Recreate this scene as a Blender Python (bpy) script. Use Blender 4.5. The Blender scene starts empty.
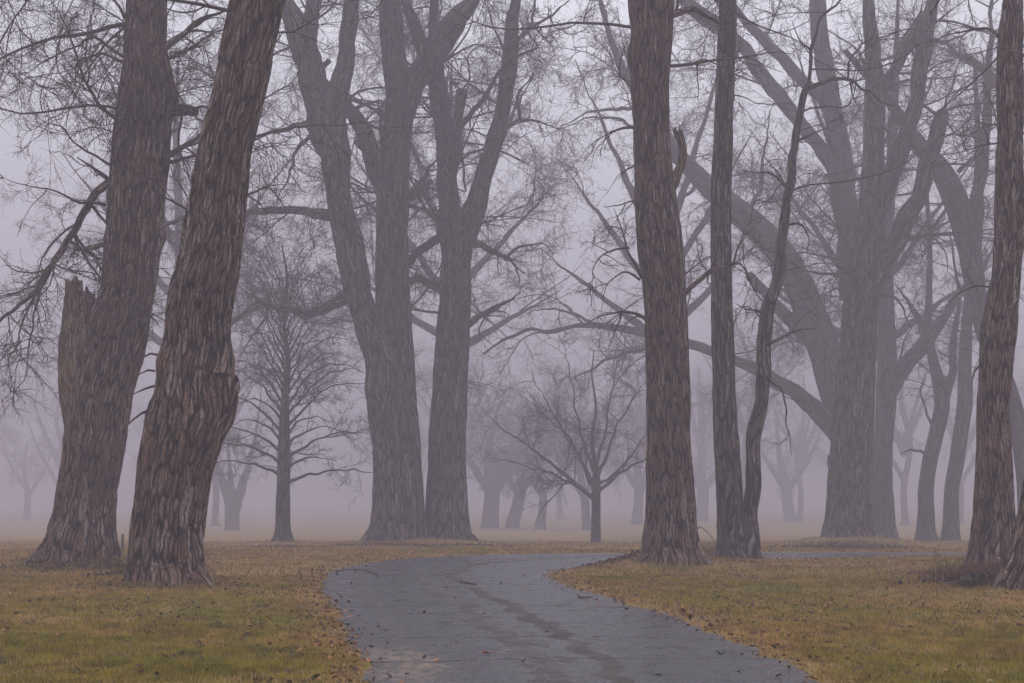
import bpy, math
import numpy as np
from math import radians as R

F = 1500.0; H = 1.5; HZ = 500.0; CX = 512.0
scn = bpy.context.scene
col = scn.collection
PI = math.pi

# ------------------------------------------------------------------ helpers
def P(px, py, D):
    return np.array([(px-CX)*D/F, D, H-(py-HZ)*D/F])

_gd = np.linspace(8, 240, 4000)
_gp = HZ+(H-np.interp(_gd, [43, 60, 66, 85, 150, 220], [0, -.34, -.47, -.82, -1.6, -1.75]))*F/_gd
def G(px, py):                      # point on the ground seen at a pixel
    D = float(np.interp(-py, -_gp, _gd))
    return (px-CX)*D/F, D

def _h(ix, iy, iz):
    n = (ix.astype(np.int64)*374761393 + iy.astype(np.int64)*668265263 + iz.astype(np.int64)*2147483647) & 0xffffffff
    n = ((n ^ (n >> 13))*1274126177) & 0xffffffff
    n = n ^ (n >> 16)
    return (n & 0xffff)/65535.0

def vnoise(x, y, z=None):
    x = np.asarray(x, float); y = np.asarray(y, float)
    z = np.zeros_like(x) if z is None else np.asarray(z, float)
    ix = np.floor(x); iy = np.floor(y); iz = np.floor(z)
    fx = x-ix; fy = y-iy; fz = z-iz
    fx = fx*fx*(3-2*fx); fy = fy*fy*(3-2*fy); fz = fz*fz*(3-2*fz)
    ix = ix.astype(np.int64); iy = iy.astype(np.int64); iz = iz.astype(np.int64)
    r = 0
    for a in (0, 1):
        wx = fx if a else 1-fx
        for b in (0, 1):
            wy = fy if b else 1-fy
            for c in (0, 1):
                wz = fz if c else 1-fz
                r = r + wx*wy*wz*_h(ix+a, iy+b, iz+c)
    return r                         # 0..1

def fbm(x, y, z=None, o=3):
    s = 0; a = 1; t = 0
    z = np.zeros_like(np.asarray(x, float)) if z is None else z
    for k in range(o):
        s = s + a*vnoise(x*2**k+17*k, y*2**k+31*k, z*2**k+7*k); t += a; a *= .5
    return s/t

def mesh(name, V, Fq, mat, parent=None, uv=None, smooth=False, colr=None, origin=None):
    """V (n,3); Fq (m,k) faces all of one size k, or a list of such arrays"""
    V = np.asarray(V, np.float32)
    if origin is not None: V = V-np.asarray(origin, np.float32)
    if not isinstance(Fq, list): Fq = [Fq]
    Fq = [np.asarray(f, np.int32) for f in Fq if len(f)]
    me = bpy.data.meshes.new(name)
    me.vertices.add(len(V)); me.vertices.foreach_set('co', V.ravel())
    tot = np.concatenate([np.full(len(f), f.shape[1], np.int32) for f in Fq])
    loops = np.concatenate([f.ravel() for f in Fq])
    me.loops.add(len(loops)); me.loops.foreach_set('vertex_index', loops)
    me.polygons.add(len(tot))
    st = np.concatenate([[0], np.cumsum(tot)[:-1]]).astype(np.int32)
    me.polygons.foreach_set('loop_start', st)
    me.polygons.foreach_set('use_smooth', np.full(len(tot), smooth))
    if uv is not None:
        l = me.uv_layers.new(name='UVMap')
        u = uv if len(uv) == len(loops) else np.asarray(uv)[loops]
        l.data.foreach_set('uv', np.asarray(u, np.float32).ravel())
    me.update(calc_edges=True)
    if colr is not None:
        a = me.color_attributes.new('col', 'FLOAT_COLOR', 'POINT')
        c = np.ones((len(V), 4), np.float32); c[:, :3] = colr
        a.data.foreach_set('color', c.ravel())
    me.materials.append(mat)
    o = bpy.data.objects.new(name, me); col.objects.link(o)
    if parent is not None: o.parent = parent
    return o

def tag(o, label=None, cat=None, group=None, kind=None):
    if label: o['label'] = label
    if cat: o['category'] = cat
    if group: o['group'] = group
    if kind: o['kind'] = kind
    return o

def empty(name, loc, label, cat, group=None):
    o = bpy.data.objects.new(name, None); col.objects.link(o)
    o.location = [float(v) for v in loc]; o.empty_display_size = .3
    return tag(o, label, cat, group)

def norm(v):
    return v/np.maximum(np.linalg.norm(v, axis=-1, keepdims=True), 1e-9)

def catmull(pts, per):
    """pts (n,k): smooth resample with `per` points per unit length measured on first 3 columns"""
    p = np.asarray(pts, float); n = len(p)
    q = np.vstack([2*p[0]-p[1], p, 2*p[-1]-p[-2]])
    out = []
    for i in range(n-1):
        a, b, c, d = q[i], q[i+1], q[i+2], q[i+3]
        t = np.linspace(0, 1, 12, endpoint=False)[:, None]
        out.append(.5*((2*b)+(-a+c)*t+(2*a-5*b+4*c-d)*t*t+(-a+3*b-3*c+d)*t**3))
    out = np.vstack(out+[p[-1:]])
    s = np.concatenate([[0], np.cumsum(np.linalg.norm(np.diff(out[:, :3], axis=0), axis=1))])
    m = max(4, int(s[-1]*per)+1)
    t = np.linspace(0, s[-1], m)
    return np.column_stack([np.interp(t, s, out[:, j]) for j in range(out.shape[1])])

def tube_rings(c, r, n, disp=None):
    """one tube; c (m,3), r (m,) -> V, F, uv (per loop)"""
    m = len(c)
    T = norm(np.gradient(c, axis=0))
    ref = np.array([0., 1., 0.])
    e1 = norm(np.cross(T, ref)+1e-6); e2 = np.cross(e1, T)
    th = np.linspace(0, 2*PI, n, endpoint=False)
    s = np.concatenate([[0], np.cumsum(np.linalg.norm(np.diff(c, axis=0), axis=1))])
    # theta 0 points away from the camera
    ct = np.cos(th)[None, :]; sn = np.sin(th)[None, :]
    rr = np.repeat(r[:, None], n, 1)
    if disp is not None: rr = disp(rr, th, s, ct, sn)
    # e2 is ~+-Y; put seam at +Y
    sg = np.sign(e2[:, 1:2]); sg[sg == 0] = 1
    V = c[:, None, :]+rr[..., None]*(ct[..., None]*(e2*sg)[:, None, :]+sn[..., None]*e1[:, None, :])
    V = V.reshape(-1, 3)
    i = np.arange(m-1)[:, None]*n; j = np.arange(n)[None, :]; k = (j+1) % n
    Fq = np.stack([i+j, i+k, i+n+k, i+n+j], -1).reshape(-1, 4)
    rm = float(np.mean(r))
    u0 = (th*rm)[None, :]+0*i; u1 = u0+2*PI/n*rm
    v0 = s[:-1, None]+0*j; v1 = s[1:, None]+0*j
    uv = np.stack([np.stack([u0, v0], -1), np.stack([u1, v0], -1), np.stack([u1, v1], -1), np.stack([u0, v1], -1)], 2).reshape(-1, 2)
    # caps
    V = np.vstack([V, c[:1], c[-1:]])
    a = len(V)-2; b = len(V)-1
    j = np.arange(n); k = (j+1) % n
    cap0 = np.stack([k, j, np.full(n, a)], -1)
    cap1 = np.stack([(m-1)*n+j, (m-1)*n+k, np.full(n, b)], -1)
    uv = np.vstack([uv, np.zeros((6*n, 2))])
    return V, [Fq, np.vstack([cap0, cap1])], uv

def tubes(pts, rad, n):
    """many tubes at once: pts (N,K,3) rad (N,K) -> V, F"""
    N, K, _ = pts.shape
    T = np.empty_like(pts)
    T[:, 1:-1] = pts[:, 2:]-pts[:, :-2]; T[:, 0] = pts[:, 1]-pts[:, 0]; T[:, -1] = pts[:, -1]-pts[:, -2]
    T = norm(T)
    mean = norm(pts[:, -1]-pts[:, 0])
    ax = np.argmin(np.abs(mean), 1)
    ref = np.eye(3)[ax][:, None, :]
    e1 = norm(np.cross(T, ref)); e2 = np.cross(T, e1)
    th = np.linspace(0, 2*PI, n, endpoint=False)
    V = pts[:, :, None, :]+rad[:, :, None, None]*(np.cos(th)[:, None]*e1[:, :, None, :]+np.sin(th)[:, None]*e2[:, :, None, :])
    base = (np.arange(N)*K*n)[:, None, None]; i = (np.arange(K-1)*n)[None, :, None]; j = np.arange(n)[None, None, :]; k = (j+1) % n
    Fq = np.stack([base+i+j, base+i+k, base+i+n+k, base+i+n+j], -1).reshape(-1, 4)
    return V.reshape(-1, 3), Fq

def join(parts):
    Vs, Fs, o = [], [], 0
    for V, Fq in parts:
        Vs.append(V); Fs.append(Fq+o); o += len(V)
    return np.vstack(Vs), Fs

def grow(start, d, L, r0, K, wob, up, rng, tip=.25, upk=None):
    N = len(start)
    pts = np.empty((N, K, 3)); pts[:, 0] = start
    d = norm(d).copy(); st = (L/(K-1))[:, None]
    drift = rng.normal(0, 1, (N, 3))
    for k in range(1, K):
        drift = .55*drift+rng.normal(0, 1, (N, 3))*.84
        d = d+wob*drift; d[:, 2] += up if upk is None else upk(k/(K-1))
        d = norm(d)
        pts[:, k] = pts[:, k-1]+d*st
    t = np.linspace(0, 1, K)[None, :]
    rad = r0[:, None]*(1-(1-tip)*t)
    return pts, rad

def spawn(pts, rad, dens, t0, t1, amin, amax, rng, rfac=(.35, .6), zlow=None, cull=None, maxn=None):
    """children start points/directions from parents"""
    N, K, _ = pts.shape
    seg = np.linalg.norm(np.diff(pts, axis=1), axis=2).sum(1)
    cnt = rng.poisson(seg*dens)
    idx = np.repeat(np.arange(N), cnt)
    if len(idx) == 0: return None
    t = rng.uniform(t0, t1, len(idx))*(K-1)
    k = np.minimum(t.astype(int), K-2); f = (t-k)[:, None]
    p = pts[idx, k]*(1-f)+pts[idx, k+1]*f
    T = norm(pts[idx, k+1]-pts[idx, k])
    r = rad[idx, k]*(1-f[:, 0])+rad[idx, k+1]*f[:, 0]
    q = norm(np.cross(T, rng.normal(0, 1, p.shape)))
    a = rng.uniform(amin, amax, len(idx))[:, None]
    d = T*np.cos(a)+q*np.sin(a)
    keep = np.ones(len(idx), bool)
    if zlow is not None: keep &= p[:, 2] > zlow
    if cull is not None:
        m = cull
        D = np.maximum(p[:, 1], 1)
        px = CX+p[:, 0]*F/D; py = HZ-(p[:, 2]-H)*F/D
        keep &= (px > -m) & (px < 1024+m) & (py > -m)
    p, d, r, seg2 = p[keep], d[keep], r[keep], seg[idx][keep]
    return p, d, r*rng.uniform(*rfac, len(p)), seg2

# ------------------------------------------------------------------ materials
def mat(name):
    m = bpy.data.materials.new(name); m.use_nodes = True
    nt = m.node_tree
    return m, nt, nt.nodes['Principled BSDF']

def N(nt, typ, **kw):
    n = nt.nodes.new(typ)
    for k, v in kw.items(): setattr(n, k, v)
    return n

def lk(nt, a, b): nt.links.new(a, b)

def mixc(nt, fac, a, b, blend='MIX'):
    n = N(nt, 'ShaderNodeMix', data_type='RGBA', blend_type=blend)
    for s, v in ((n.inputs[0], fac), (n.inputs[6], a), (n.inputs[7], b)):
        if isinstance(v, (int, float)): s.default_value = v
        elif isinstance(v, tuple): s.default_value = v+(1,)
        else: lk(nt, v, s)
    return n.outputs[2]

def ramp(nt, src, lo, hi):
    n = N(nt, 'ShaderNodeMapRange', interpolation_type='SMOOTHSTEP')
    lk(nt, src, n.inputs[0]); n.inputs[1].default_value = lo; n.inputs[2].default_value = hi
    return n.outputs[0]

def math_(nt, op, a, b=None, c=None):
    n = N(nt, 'ShaderNodeMath', operation=op)
    for i, v in enumerate((a, b, c)):
        if v is None: continue
        if isinstance(v, (int, float)): n.inputs[i].default_value = v
        else: lk(nt, v, n.inputs[i])
    return n.outputs[0]

def noise(nt, vec, scale, detail=3, rough=.5, dist=0):
    n = N(nt, 'ShaderNodeTexNoise'); n.inputs['Scale'].default_value = scale
    n.inputs['Detail'].default_value = detail; n.inputs['Roughness'].default_value = rough
    n.inputs['Distortion'].default_value = dist
    if vec is not None: lk(nt, vec, n.inputs['Vector'])
    return n.outputs['Fac']

def mapped(nt, src, scale, loc=(0, 0, 0)):
    n = N(nt, 'ShaderNodeMapping'); n.inputs['Scale'].default_value = scale; n.inputs['Location'].default_value = loc
    lk(nt, src, n.inputs['Vector']); return n.outputs[0]

def bark(name, c_furrow_shade, c_mid, c_red, c_pale, redness=.5, bump=.05, green=0.0, sc_=1.0):
    m, nt, b = mat(name)
    uv = N(nt, 'ShaderNodeTexCoord')
    UV = uv.outputs['UV']; OB = uv.outputs['Object']
    nz = N(nt, 'ShaderNodeTexNoise'); nz.inputs['Scale'].default_value = 5*sc_; nz.inputs['Detail'].default_value = 3
    lk(nt, mapped(nt, UV, (1, .5, 1)), nz.inputs['Vector'])
    sc = N(nt, 'ShaderNodeVectorMath', operation='MULTIPLY'); sc.inputs[1].default_value = (.085/sc_, .3/sc_, 0)
    wob = N(nt, 'ShaderNodeVectorMath', operation='ADD')
    lk(nt, nz.outputs['Color'], sc.inputs[0]); lk(nt, UV, wob.inputs[0]); lk(nt, sc.outputs[0], wob.inputs[1])
    W = wob.outputs[0]
    def vor(scale, feat):
        v = N(nt, 'ShaderNodeTexVoronoi', feature=feat, voronoi_dimensions='2D'); v.inputs['Scale'].default_value = 1
        lk(nt, mapped(nt, W, (scale[0]*sc_, scale[1]*sc_, 1)), v.inputs['Vector']); return v
    e = vor((20, 1.9), 'DISTANCE_TO_EDGE'); cellc = vor((20, 1.9), 'F1')
    e2 = vor((40, 5), 'DISTANCE_TO_EDGE')
    furrow = noise(nt, mapped(nt, W, (14*sc_, 1.1*sc_, 1), (7, 1, 0)), 1, 4, .65)
    fiber = noise(nt, mapped(nt, W, (60*sc_, 7*sc_, 1)), 1, 3, .6)
    rough = noise(nt, mapped(nt, UV, (22*sc_, 14*sc_, 1)), 1, 3, .65)
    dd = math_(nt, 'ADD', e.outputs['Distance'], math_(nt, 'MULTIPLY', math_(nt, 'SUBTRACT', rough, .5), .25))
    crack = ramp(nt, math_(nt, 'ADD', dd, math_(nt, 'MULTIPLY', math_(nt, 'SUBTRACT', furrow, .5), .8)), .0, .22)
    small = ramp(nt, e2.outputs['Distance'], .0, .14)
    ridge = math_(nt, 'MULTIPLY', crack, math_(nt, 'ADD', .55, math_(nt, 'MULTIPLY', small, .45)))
    cs = N(nt, 'ShaderNodeSeparateColor'); lk(nt, cellc.outputs['Color'], cs.inputs[0])
    patch = noise(nt, OB, .9, 3, .55)
    patch2 = noise(nt, mapped(nt, OB, (1, 1, .45), (5, 3, 1)), 1.3, 3, .6)
    plate = mixc(nt, cs.outputs[0], tuple(v*.62 for v in c_mid), tuple(v*1.3 for v in c_mid))
    zz = N(nt, 'ShaderNodeSeparateXYZ'); lk(nt, OB, zz.inputs[0])
    low = N(nt, 'ShaderNodeMapRange'); lk(nt, zz.outputs[2], low.inputs[0])
    low.inputs[1].default_value = 6.5; low.inputs[2].default_value = 1.0; low.inputs[3].default_value = .25; low.inputs[4].default_value = 1
    rf = math_(nt, 'MULTIPLY', math_(nt, 'MULTIPLY', ramp(nt, patch, .4, .62), low.outputs[0]), redness)
    plate = mixc(nt, rf, plate, c_red)
    pf = math_(nt, 'MULTIPLY', ramp(nt, math_(nt, 'ADD', fiber, math_(nt, 'MULTIPLY', math_(nt, 'SUBTRACT', cs.outputs[1], .5), .3)), .50, .66), math_(nt, 'ADD', .25, math_(nt, 'MULTIPLY', ramp(nt, patch2, .35, .65), .65)))
    plate = mixc(nt, pf, plate, c_pale)
    if green:
        plate = mixc(nt, math_(nt, 'MULTIPLY', ramp(nt, patch2, .45, .6), green), plate, (.075, .08, .05))
    c = mixc(nt, ridge, c_furrow_shade, plate)  # furrow shade painted into the colour, on top of naturally darker crevice bark
    lk(nt, c, b.inputs['Base Color'])
    b.inputs['Roughness'].default_value = .9; b.inputs['Specular IOR Level'].default_value = .15
    bp = N(nt, 'ShaderNodeBump'); bp.inputs['Strength'].default_value = 1; bp.inputs['Distance'].default_value = bump
    h = math_(nt, 'ADD', ridge, math_(nt, 'MULTIPLY', fiber, .3))
    lk(nt, h, bp.inputs['Height']); lk(nt, bp.outputs[0], b.inputs['Normal'])
    return m

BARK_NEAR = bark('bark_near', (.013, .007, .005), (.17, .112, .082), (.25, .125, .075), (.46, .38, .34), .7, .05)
BARK_GREY = bark('bark_grey', (.014, .011, .010), (.12, .095, .083), (.16, .095, .07), (.40, .34, .31), .5, .07, .3, .62)
BARK_FAR = bark('bark_far', (.02, .016, .015), (.09, .074, .066), (.10, .07, .06), (.24, .20, .18), .3, .08, .15, .5)

def plain(name, c, rough=.85, var=.35, scale=6):
    m, nt, b = mat(name)
    tc = N(nt, 'ShaderNodeTexCoord')
    f = noise(nt, tc.outputs['Object'], scale, 3, .6)
    c2 = tuple(min(1, v*(1+var)) for v in c); c1 = tuple(v*(1-var) for v in c)
    lk(nt, mixc(nt, ramp(nt, f, .3, .7), c1, c2), b.inputs['Base Color'])
    b.inputs['Roughness'].default_value = rough; b.inputs['Specular IOR Level'].default_value = .2
    return m
TWIG = plain('twig_bark', (.07, .05, .045))
DEADWOOD = bark('dead_wood', (.09, .06, .04), (.28, .20, .14), (.30, .16, .09), (.42, .33, .25), .6, .04)
WEATHERED = plain('weathered_wood', (.13, .11, .10))
STONE = plain('pale_stone', (.38, .33, .28), .7, .15, 20)
REDLEAF = plain('red_leaf', (.28, .05, .02), .6, .3, 30)
BROWNLEAF = plain('brown_leaf', (.10, .05, .03), .6, .3, 30)

def attr_mat(name, rough=.8, trans=0):
    m, nt, b = mat(name)
    a = N(nt, 'ShaderNodeVertexColor'); a.layer_name = 'col'
    lk(nt, a.outputs[0], b.inputs['Base Color'])
    b.inputs['Roughness'].default_value = rough; b.inputs['Specular IOR Level'].default_value = .25
    return m
GRASS = attr_mat('grass_blades', .7)
LEAVES = attr_mat('dead_leaves', .75)
WEEDS = attr_mat('weed_stems', .85)

def ground_mat():
    m, nt, b = mat('lawn_soil')
    tc = N(nt, 'ShaderNodeTexCoord'); O = tc.outputs['Object']
    big = noise(nt, O, .16, 3, .55); mid = noise(nt, mapped(nt, O, (1, 1, 1), (9, 4, 0)), .7, 4, .6)
    fine = noise(nt, O, 9, 4, .7); fine2 = noise(nt, mapped(nt, O, (1, 1, 1), (2, 8, 0)), 3, 4, .7)
    c = mixc(nt, ramp(nt, mid, .35, .65), (.22, .12, .05), (.17, .135, .03))
    c = mixc(nt, math_(nt, 'MULTIPLY', ramp(nt, big, .4, .62), .6), c, (.30, .19, .08))
    c = mixc(nt, math_(nt, 'MULTIPLY', ramp(nt, fine2, .55, .7), .6), c, (.06, .035, .02))
    c = mixc(nt, math_(nt, 'MULTIPLY', ramp(nt, fine, .5, .75), .5), c, (.36, .24, .11))
    lk(nt, c, b.inputs['Base Color']); b.inputs['Roughness'].default_value = .95
    b.inputs['Specular IOR Level'].default_value = .1
    bp = N(nt, 'ShaderNodeBump'); bp.inputs['Distance'].default_value = .04
    lk(nt, math_(nt, 'ADD', fine, fine2), bp.inputs['Height']); lk(nt, bp.outputs[0], b.inputs['Normal'])
    return m

def path_mat():
    m, nt, b = mat('wet_asphalt')
    tc = N(nt, 'ShaderNodeTexCoord'); O = tc.outputs['Object']; UV = tc.outputs['UV']
    s = N(nt, 'ShaderNodeSeparateXYZ'); lk(nt, UV, s.inputs[0]); u, v = s.outputs[0], s.outputs[1]
    so = N(nt, 'ShaderNodeSeparateXYZ'); lk(nt, O, so.inputs[0]); oy = so.outputs[1]
    warp = noise(nt, mapped(nt, UV, (1, .25, 1)), 1.3, 3, .55)
    uw = math_(nt, 'ADD', u, math_(nt, 'MULTIPLY', math_(nt, 'SUBTRACT', warp, .5), .22))
    ragged = noise(nt, mapped(nt, UV, (22, 2.4, 1)), 1, 4, .65)
    def band(c0, w, soft):
        d = math_(nt, 'ABSOLUTE', math_(nt, 'SUBTRACT', uw, c0))
        d = math_(nt, 'ADD', d, math_(nt, 'MULTIPLY', math_(nt, 'SUBTRACT', ragged, .5), soft))
        return math_(nt, 'SUBTRACT', 1.0, ramp(nt, d, w*.5, w))
    t1 = band(.56, .038, .07); t2 = math_(nt, 'MULTIPLY', band(.42, .05, .3), .7); t3 = math_(nt, 'MULTIPLY', band(.15, .04, .3), .5)
    tracks = math_(nt, 'MAXIMUM', t1, math_(nt, 'MAXIMUM', t2, t3))
    wr = noise(nt, mapped(nt, O, (1, .6, 1)), 2.2, 5, .6)
    grit = noise(nt, O, 60, 2, .7)
    specks = noise(nt, mapped(nt, O, (1, .8, 1)), 7, 5, .75)
    blot = noise(nt, O, .8, 4, .6)
    c = mixc(nt, ramp(nt, grit, .3, .7), (.009, .008, .012), (.032, .029, .038))
    mot = noise(nt, mapped(nt, O, (1, .7, 1), (5, 5, 0)), 4.5, 5, .7)
    c = mixc(nt, math_(nt, 'MULTIPLY', ramp(nt, mot, .42, .62), .6), c, (.040, .036, .045))
    c = mixc(nt, math_(nt, 'MULTIPLY', tracks, .8), c, (.04, .032, .025))
    deb = math_(nt, 'MULTIPLY', ramp(nt, specks, .56, .66), ramp(nt, wr, .38, .55))
    c = mixc(nt, math_(nt, 'MULTIPLY', deb, .75), c, (.045, .03, .018))
    # pale sandy scuff beside the left edge
    sx = math_(nt, 'SUBTRACT', 1.0, ramp(nt, math_(nt, 'ADD', math_(nt, 'ABSOLUTE', math_(nt, 'SUBTRACT', u, .09)), math_(nt, 'MULTIPLY', math_(nt, 'SUBTRACT', wr, .5), .25)), .03, .12))
    sy = math_(nt, 'SUBTRACT', 1.0, ramp(nt, math_(nt, 'ABSOLUTE', math_(nt, 'SUBTRACT', oy, 13.6)), .6, 2.0))
    sand = math_(nt, 'MULTIPLY', math_(nt, 'MULTIPLY', sx, sy), ramp(nt, specks, .40, .6))
    c = mixc(nt, math_(nt, 'MULTIPLY', sand, .7), c, (.24, .17, .12))
    edge = math_(nt, 'MAXIMUM', math_(nt, 'SUBTRACT', 1.0, ramp(nt, math_(nt, 'ADD', u, math_(nt, 'MULTIPLY', wr, .05)), .02, .06)),
                 ramp(nt, math_(nt, 'SUBTRACT', u, math_(nt, 'MULTIPLY', wr, .05)), .93, .97))
    c = mixc(nt, math_(nt, 'MULTIPLY', edge, .55), c, (.06, .035, .018))
    cr = 0
    for y0, w in ((20.9, .05), (26.3, .035), (16.1, .03), (13.9, .03)):
        d = math_(nt, 'ABSOLUTE', math_(nt, 'SUBTRACT', math_(nt, 'ADD', oy, math_(nt, 'MULTIPLY', math_(nt, 'SUBTRACT', warp, .5), 1.6)), y0))
        d = math_(nt, 'ADD', d, math_(nt, 'MULTIPLY', math_(nt, 'SUBTRACT', specks, .5), .25))
        k = math_(nt, 'SUBTRACT', 1.0, ramp(nt, d, w*.6, w*1.8))
        cr = k if cr == 0 else math_(nt, 'MAXIMUM', cr, k)
    c = mixc(nt, math_(nt, 'MULTIPLY', cr, .8), c, (.018, .015, .014))
    lk(nt, c, b.inputs['Base Color'])
    dry = math_(nt, 'MAXIMUM', tracks, math_(nt, 'MAXIMUM', deb, math_(nt, 'MAXIMUM', sand, cr)))
    rr = math_(nt, 'ADD', .16, math_(nt, 'MULTIPLY', ramp(nt, wr, .35, .65), .20))
    fleck = noise(nt, mapped(nt, O, (1, 1.4, 1)), 26, 3, .7)
    rr = math_(nt, 'ADD', rr, math_(nt, 'MULTIPLY', ramp(nt, fleck, .45, .65), .28))
    rr = math_(nt, 'ADD', rr, math_(nt, 'MULTIPLY', blot, .10))
    rr = math_(nt, 'MINIMUM', math_(nt, 'ADD', rr, math_(nt, 'MULTIPLY', dry, .35)), .95)
    lk(nt, rr, b.inputs['Roughness'])
    b.inputs['Specular IOR Level'].default_value = .16
    bp = N(nt, 'ShaderNodeBump'); bp.inputs['Distance'].default_value = .006
    h = math_(nt, 'ADD', math_(nt, 'MULTIPLY', grit, .5), math_(nt, 'MULTIPLY', wr, .7))
    h = math_(nt, 'SUBTRACT', h, math_(nt, 'MULTIPLY', tracks, .6))
    lk(nt, h, bp.inputs['Height']); lk(nt, bp.outputs[0], b.inputs['Normal'])
    return m

# ------------------------------------------------------------------ path
OUT = np.array([(-1.0, -6), (-1.05, 4), (-1.165, 12.3), (-1.57, 15), (-1.9, 17.05), (-2.34, 20.1), (-2.94, 23.7), (-3.4, 27.1), (-3.72, 30),
                (-3.75, 33.1), (-3.2, 36.3), (-2.4, 38.8), (-.85, 40.8), (.8, 41.7), (3.6, 42.3), (7.15, 43.2), (10.4, 42.8), (12.8, 42.5), (17, 41.6), (40, 38)], float)
INN = np.array([(2.7, -6), (2.6, 4), (2.53, 12.3), (2.45, 14.5), (2.25, 17), (2.08, 19.2), (1.78, 20.8), (1.34, 23.7), (.99, 25.6),
                (.85, 27.4), (.755, 29.8), (.86, 31.3), (1.33, 32.8), (2.06, 35.2), (3.0, 37.5), (6.25, 37.8), (9.8, 39.4), (12.3, 39.8), (17, 39), (40, 35)], float)

def smooth2(P2, k=12):
    q = np.vstack([2*P2[0]-P2[1], P2, 2*P2[-1]-P2[-2]]); out = []
    for i in range(len(P2)-1):
        a, b, c, d = q[i:i+4]; t = np.linspace(0, 1, k, endpoint=False)[:, None]
        out.append(.5*((2*b)+(-a+c)*t+(2*a-5*b+4*c-d)*t*t+(-a+3*b-3*c+d)*t**3))
    return np.vstack(out+[P2[-1:]])
oe, ie = smooth2(OUT, 30), smooth2(INN, 30)
def rough_edge(e, amp, seed):
    s = np.concatenate([[0], np.cumsum(np.linalg.norm(np.diff(e, axis=0), axis=1))])
    t = norm(np.gradient(e, axis=0)); n = np.stack([t[:, 1], -t[:, 0]], 1)
    a = (fbm(s*2.2+seed, s*0+seed, o=4)-.5)*2*amp
    return e+n*a[:, None]
oe = rough_edge(oe, .16, 3.3); ie = rough_edge(ie, .14, 9.1)
POLY = np.vstack([oe, ie[::-1]])

def path_dist(x, y):
    """signed: negative inside the path, in metres (approximate, to the edge points)"""
    x = np.asarray(x, float).ravel(); y = np.asarray(y, float).ravel()
    out = np.full(len(x), 9.0)
    near = (y < 50) & (y > -8) & (np.abs(x) < 42)
    xi, yi = x[near], y[near]
    A = POLY; B = np.roll(POLY, -1, 0)
    d = np.full(len(xi), 1e9); ins = np.zeros(len(xi), bool)
    for a, b in zip(A, B):
        ab = b-a; L2 = ab@ab+1e-12
        t = np.clip(((xi-a[0])*ab[0]+(yi-a[1])*ab[1])/L2, 0, 1)
        d = np.minimum(d, (xi-a[0]-t*ab[0])**2+(yi-a[1]-t*ab[1])**2)
        c = (a[1] > yi) != (b[1] > yi)
        if c.any():
            xc = a[0]+(yi-a[1])*ab[0]/(ab[1] if ab[1] != 0 else 1e-9)
            ins ^= c & (xi < xc)
    d = np.sqrt(d); d[ins] *= -1
    out[near] = d
    return out

# tree bases: x, y, mound height, radius
MOUNDS = []
def mound(px, py, h, r, dx=0):
    y = H*F/(py-HZ)
    if py < 552: y = dict([(546, 60), (547, 62), (539, 86)])[py] if px != 283 else 63
    x = (px-CX)*y/F; MOUNDS.append((x+dx, y, h, r))
mound(78, 566, .22, 2.0); mound(166, 584, .16, 1.5); mound(120, 570, .12, 1.3)
mound(395, 546, .22, 3.0); mound(450, 546, .2, 2.4); mound(672, 566, .2, 1.6); mound(640, 568, .10, 1.2)
mound(738, 557, .14, 1.3); mound(848, 547, .38, 3.0); mound(993, 568, .15, 1.6); mound(1050, 592, .22, 2.2)
mound(283, 546, .15, 1.6); mound(885, 539, .12, 2)

def ground_z(x, y, d=None):
    x = np.asarray(x, float); y = np.asarray(y, float)
    if d is None: d = path_dist(x, y).reshape(x.shape)
    k = np.clip(d/1.2, 0, 1); k = k*k*(3-2*k)
    z = (fbm(x*.35, y*.35, o=3)-.5)*.12+(fbm(x*1.5+9, y*1.5, o=2)-.5)*.03
    for mx, my, h, r in MOUNDS:
        q = ((x-mx)**2+(y-my)**2)/(r*r)
        z = z+h*np.exp(-q*1.2)
    z = z+np.interp(y, [43, 60, 66, 85, 150, 220], [0, -.34, -.47, -.82, -1.6, -1.75])
    e = np.clip(d/.10, -1, 1)
    return z*k+np.where(d < .10, -.012+.022*e, .010)

def axis(segs):
    out = []
    for a, b, s in segs: out.append(np.arange(a, b, s))
    return np.concatenate(out+[[segs[-1][1]]])
gx = axis([(-540, -60, 12), (-60, -24, 3), (-24, -6, .5), (-6, 4, .12), (4, 24, .4), (24, 60, 3), (60, 540, 12)])
gy = axis([(-50, 6, 4), (6, 11, .5), (11, 34, .12), (34, 48, .15), (48, 70, .8), (70, 130, 4), (130, 690, 14)])
X, Y = np.meshgrid(gx, gy)
Dp = path_dist(X, Y).reshape(X.shape)
Z = ground_z(X, Y, Dp)
nx, ny = len(gx), len(gy)
V = np.stack([X, Y, Z], -1).reshape(-1, 3)
i = np.arange(ny-1)[:, None]*nx; j = np.arange(nx-1)[None, :]
Fq = np.stack([i+j, i+j+1, i+nx+j+1, i+nx+j], -1).reshape(-1, 4)
tag(mesh('ground', V, Fq, ground_mat(), smooth=True), 'damp autumn lawn fading into the fog', kind='structure')

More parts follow.
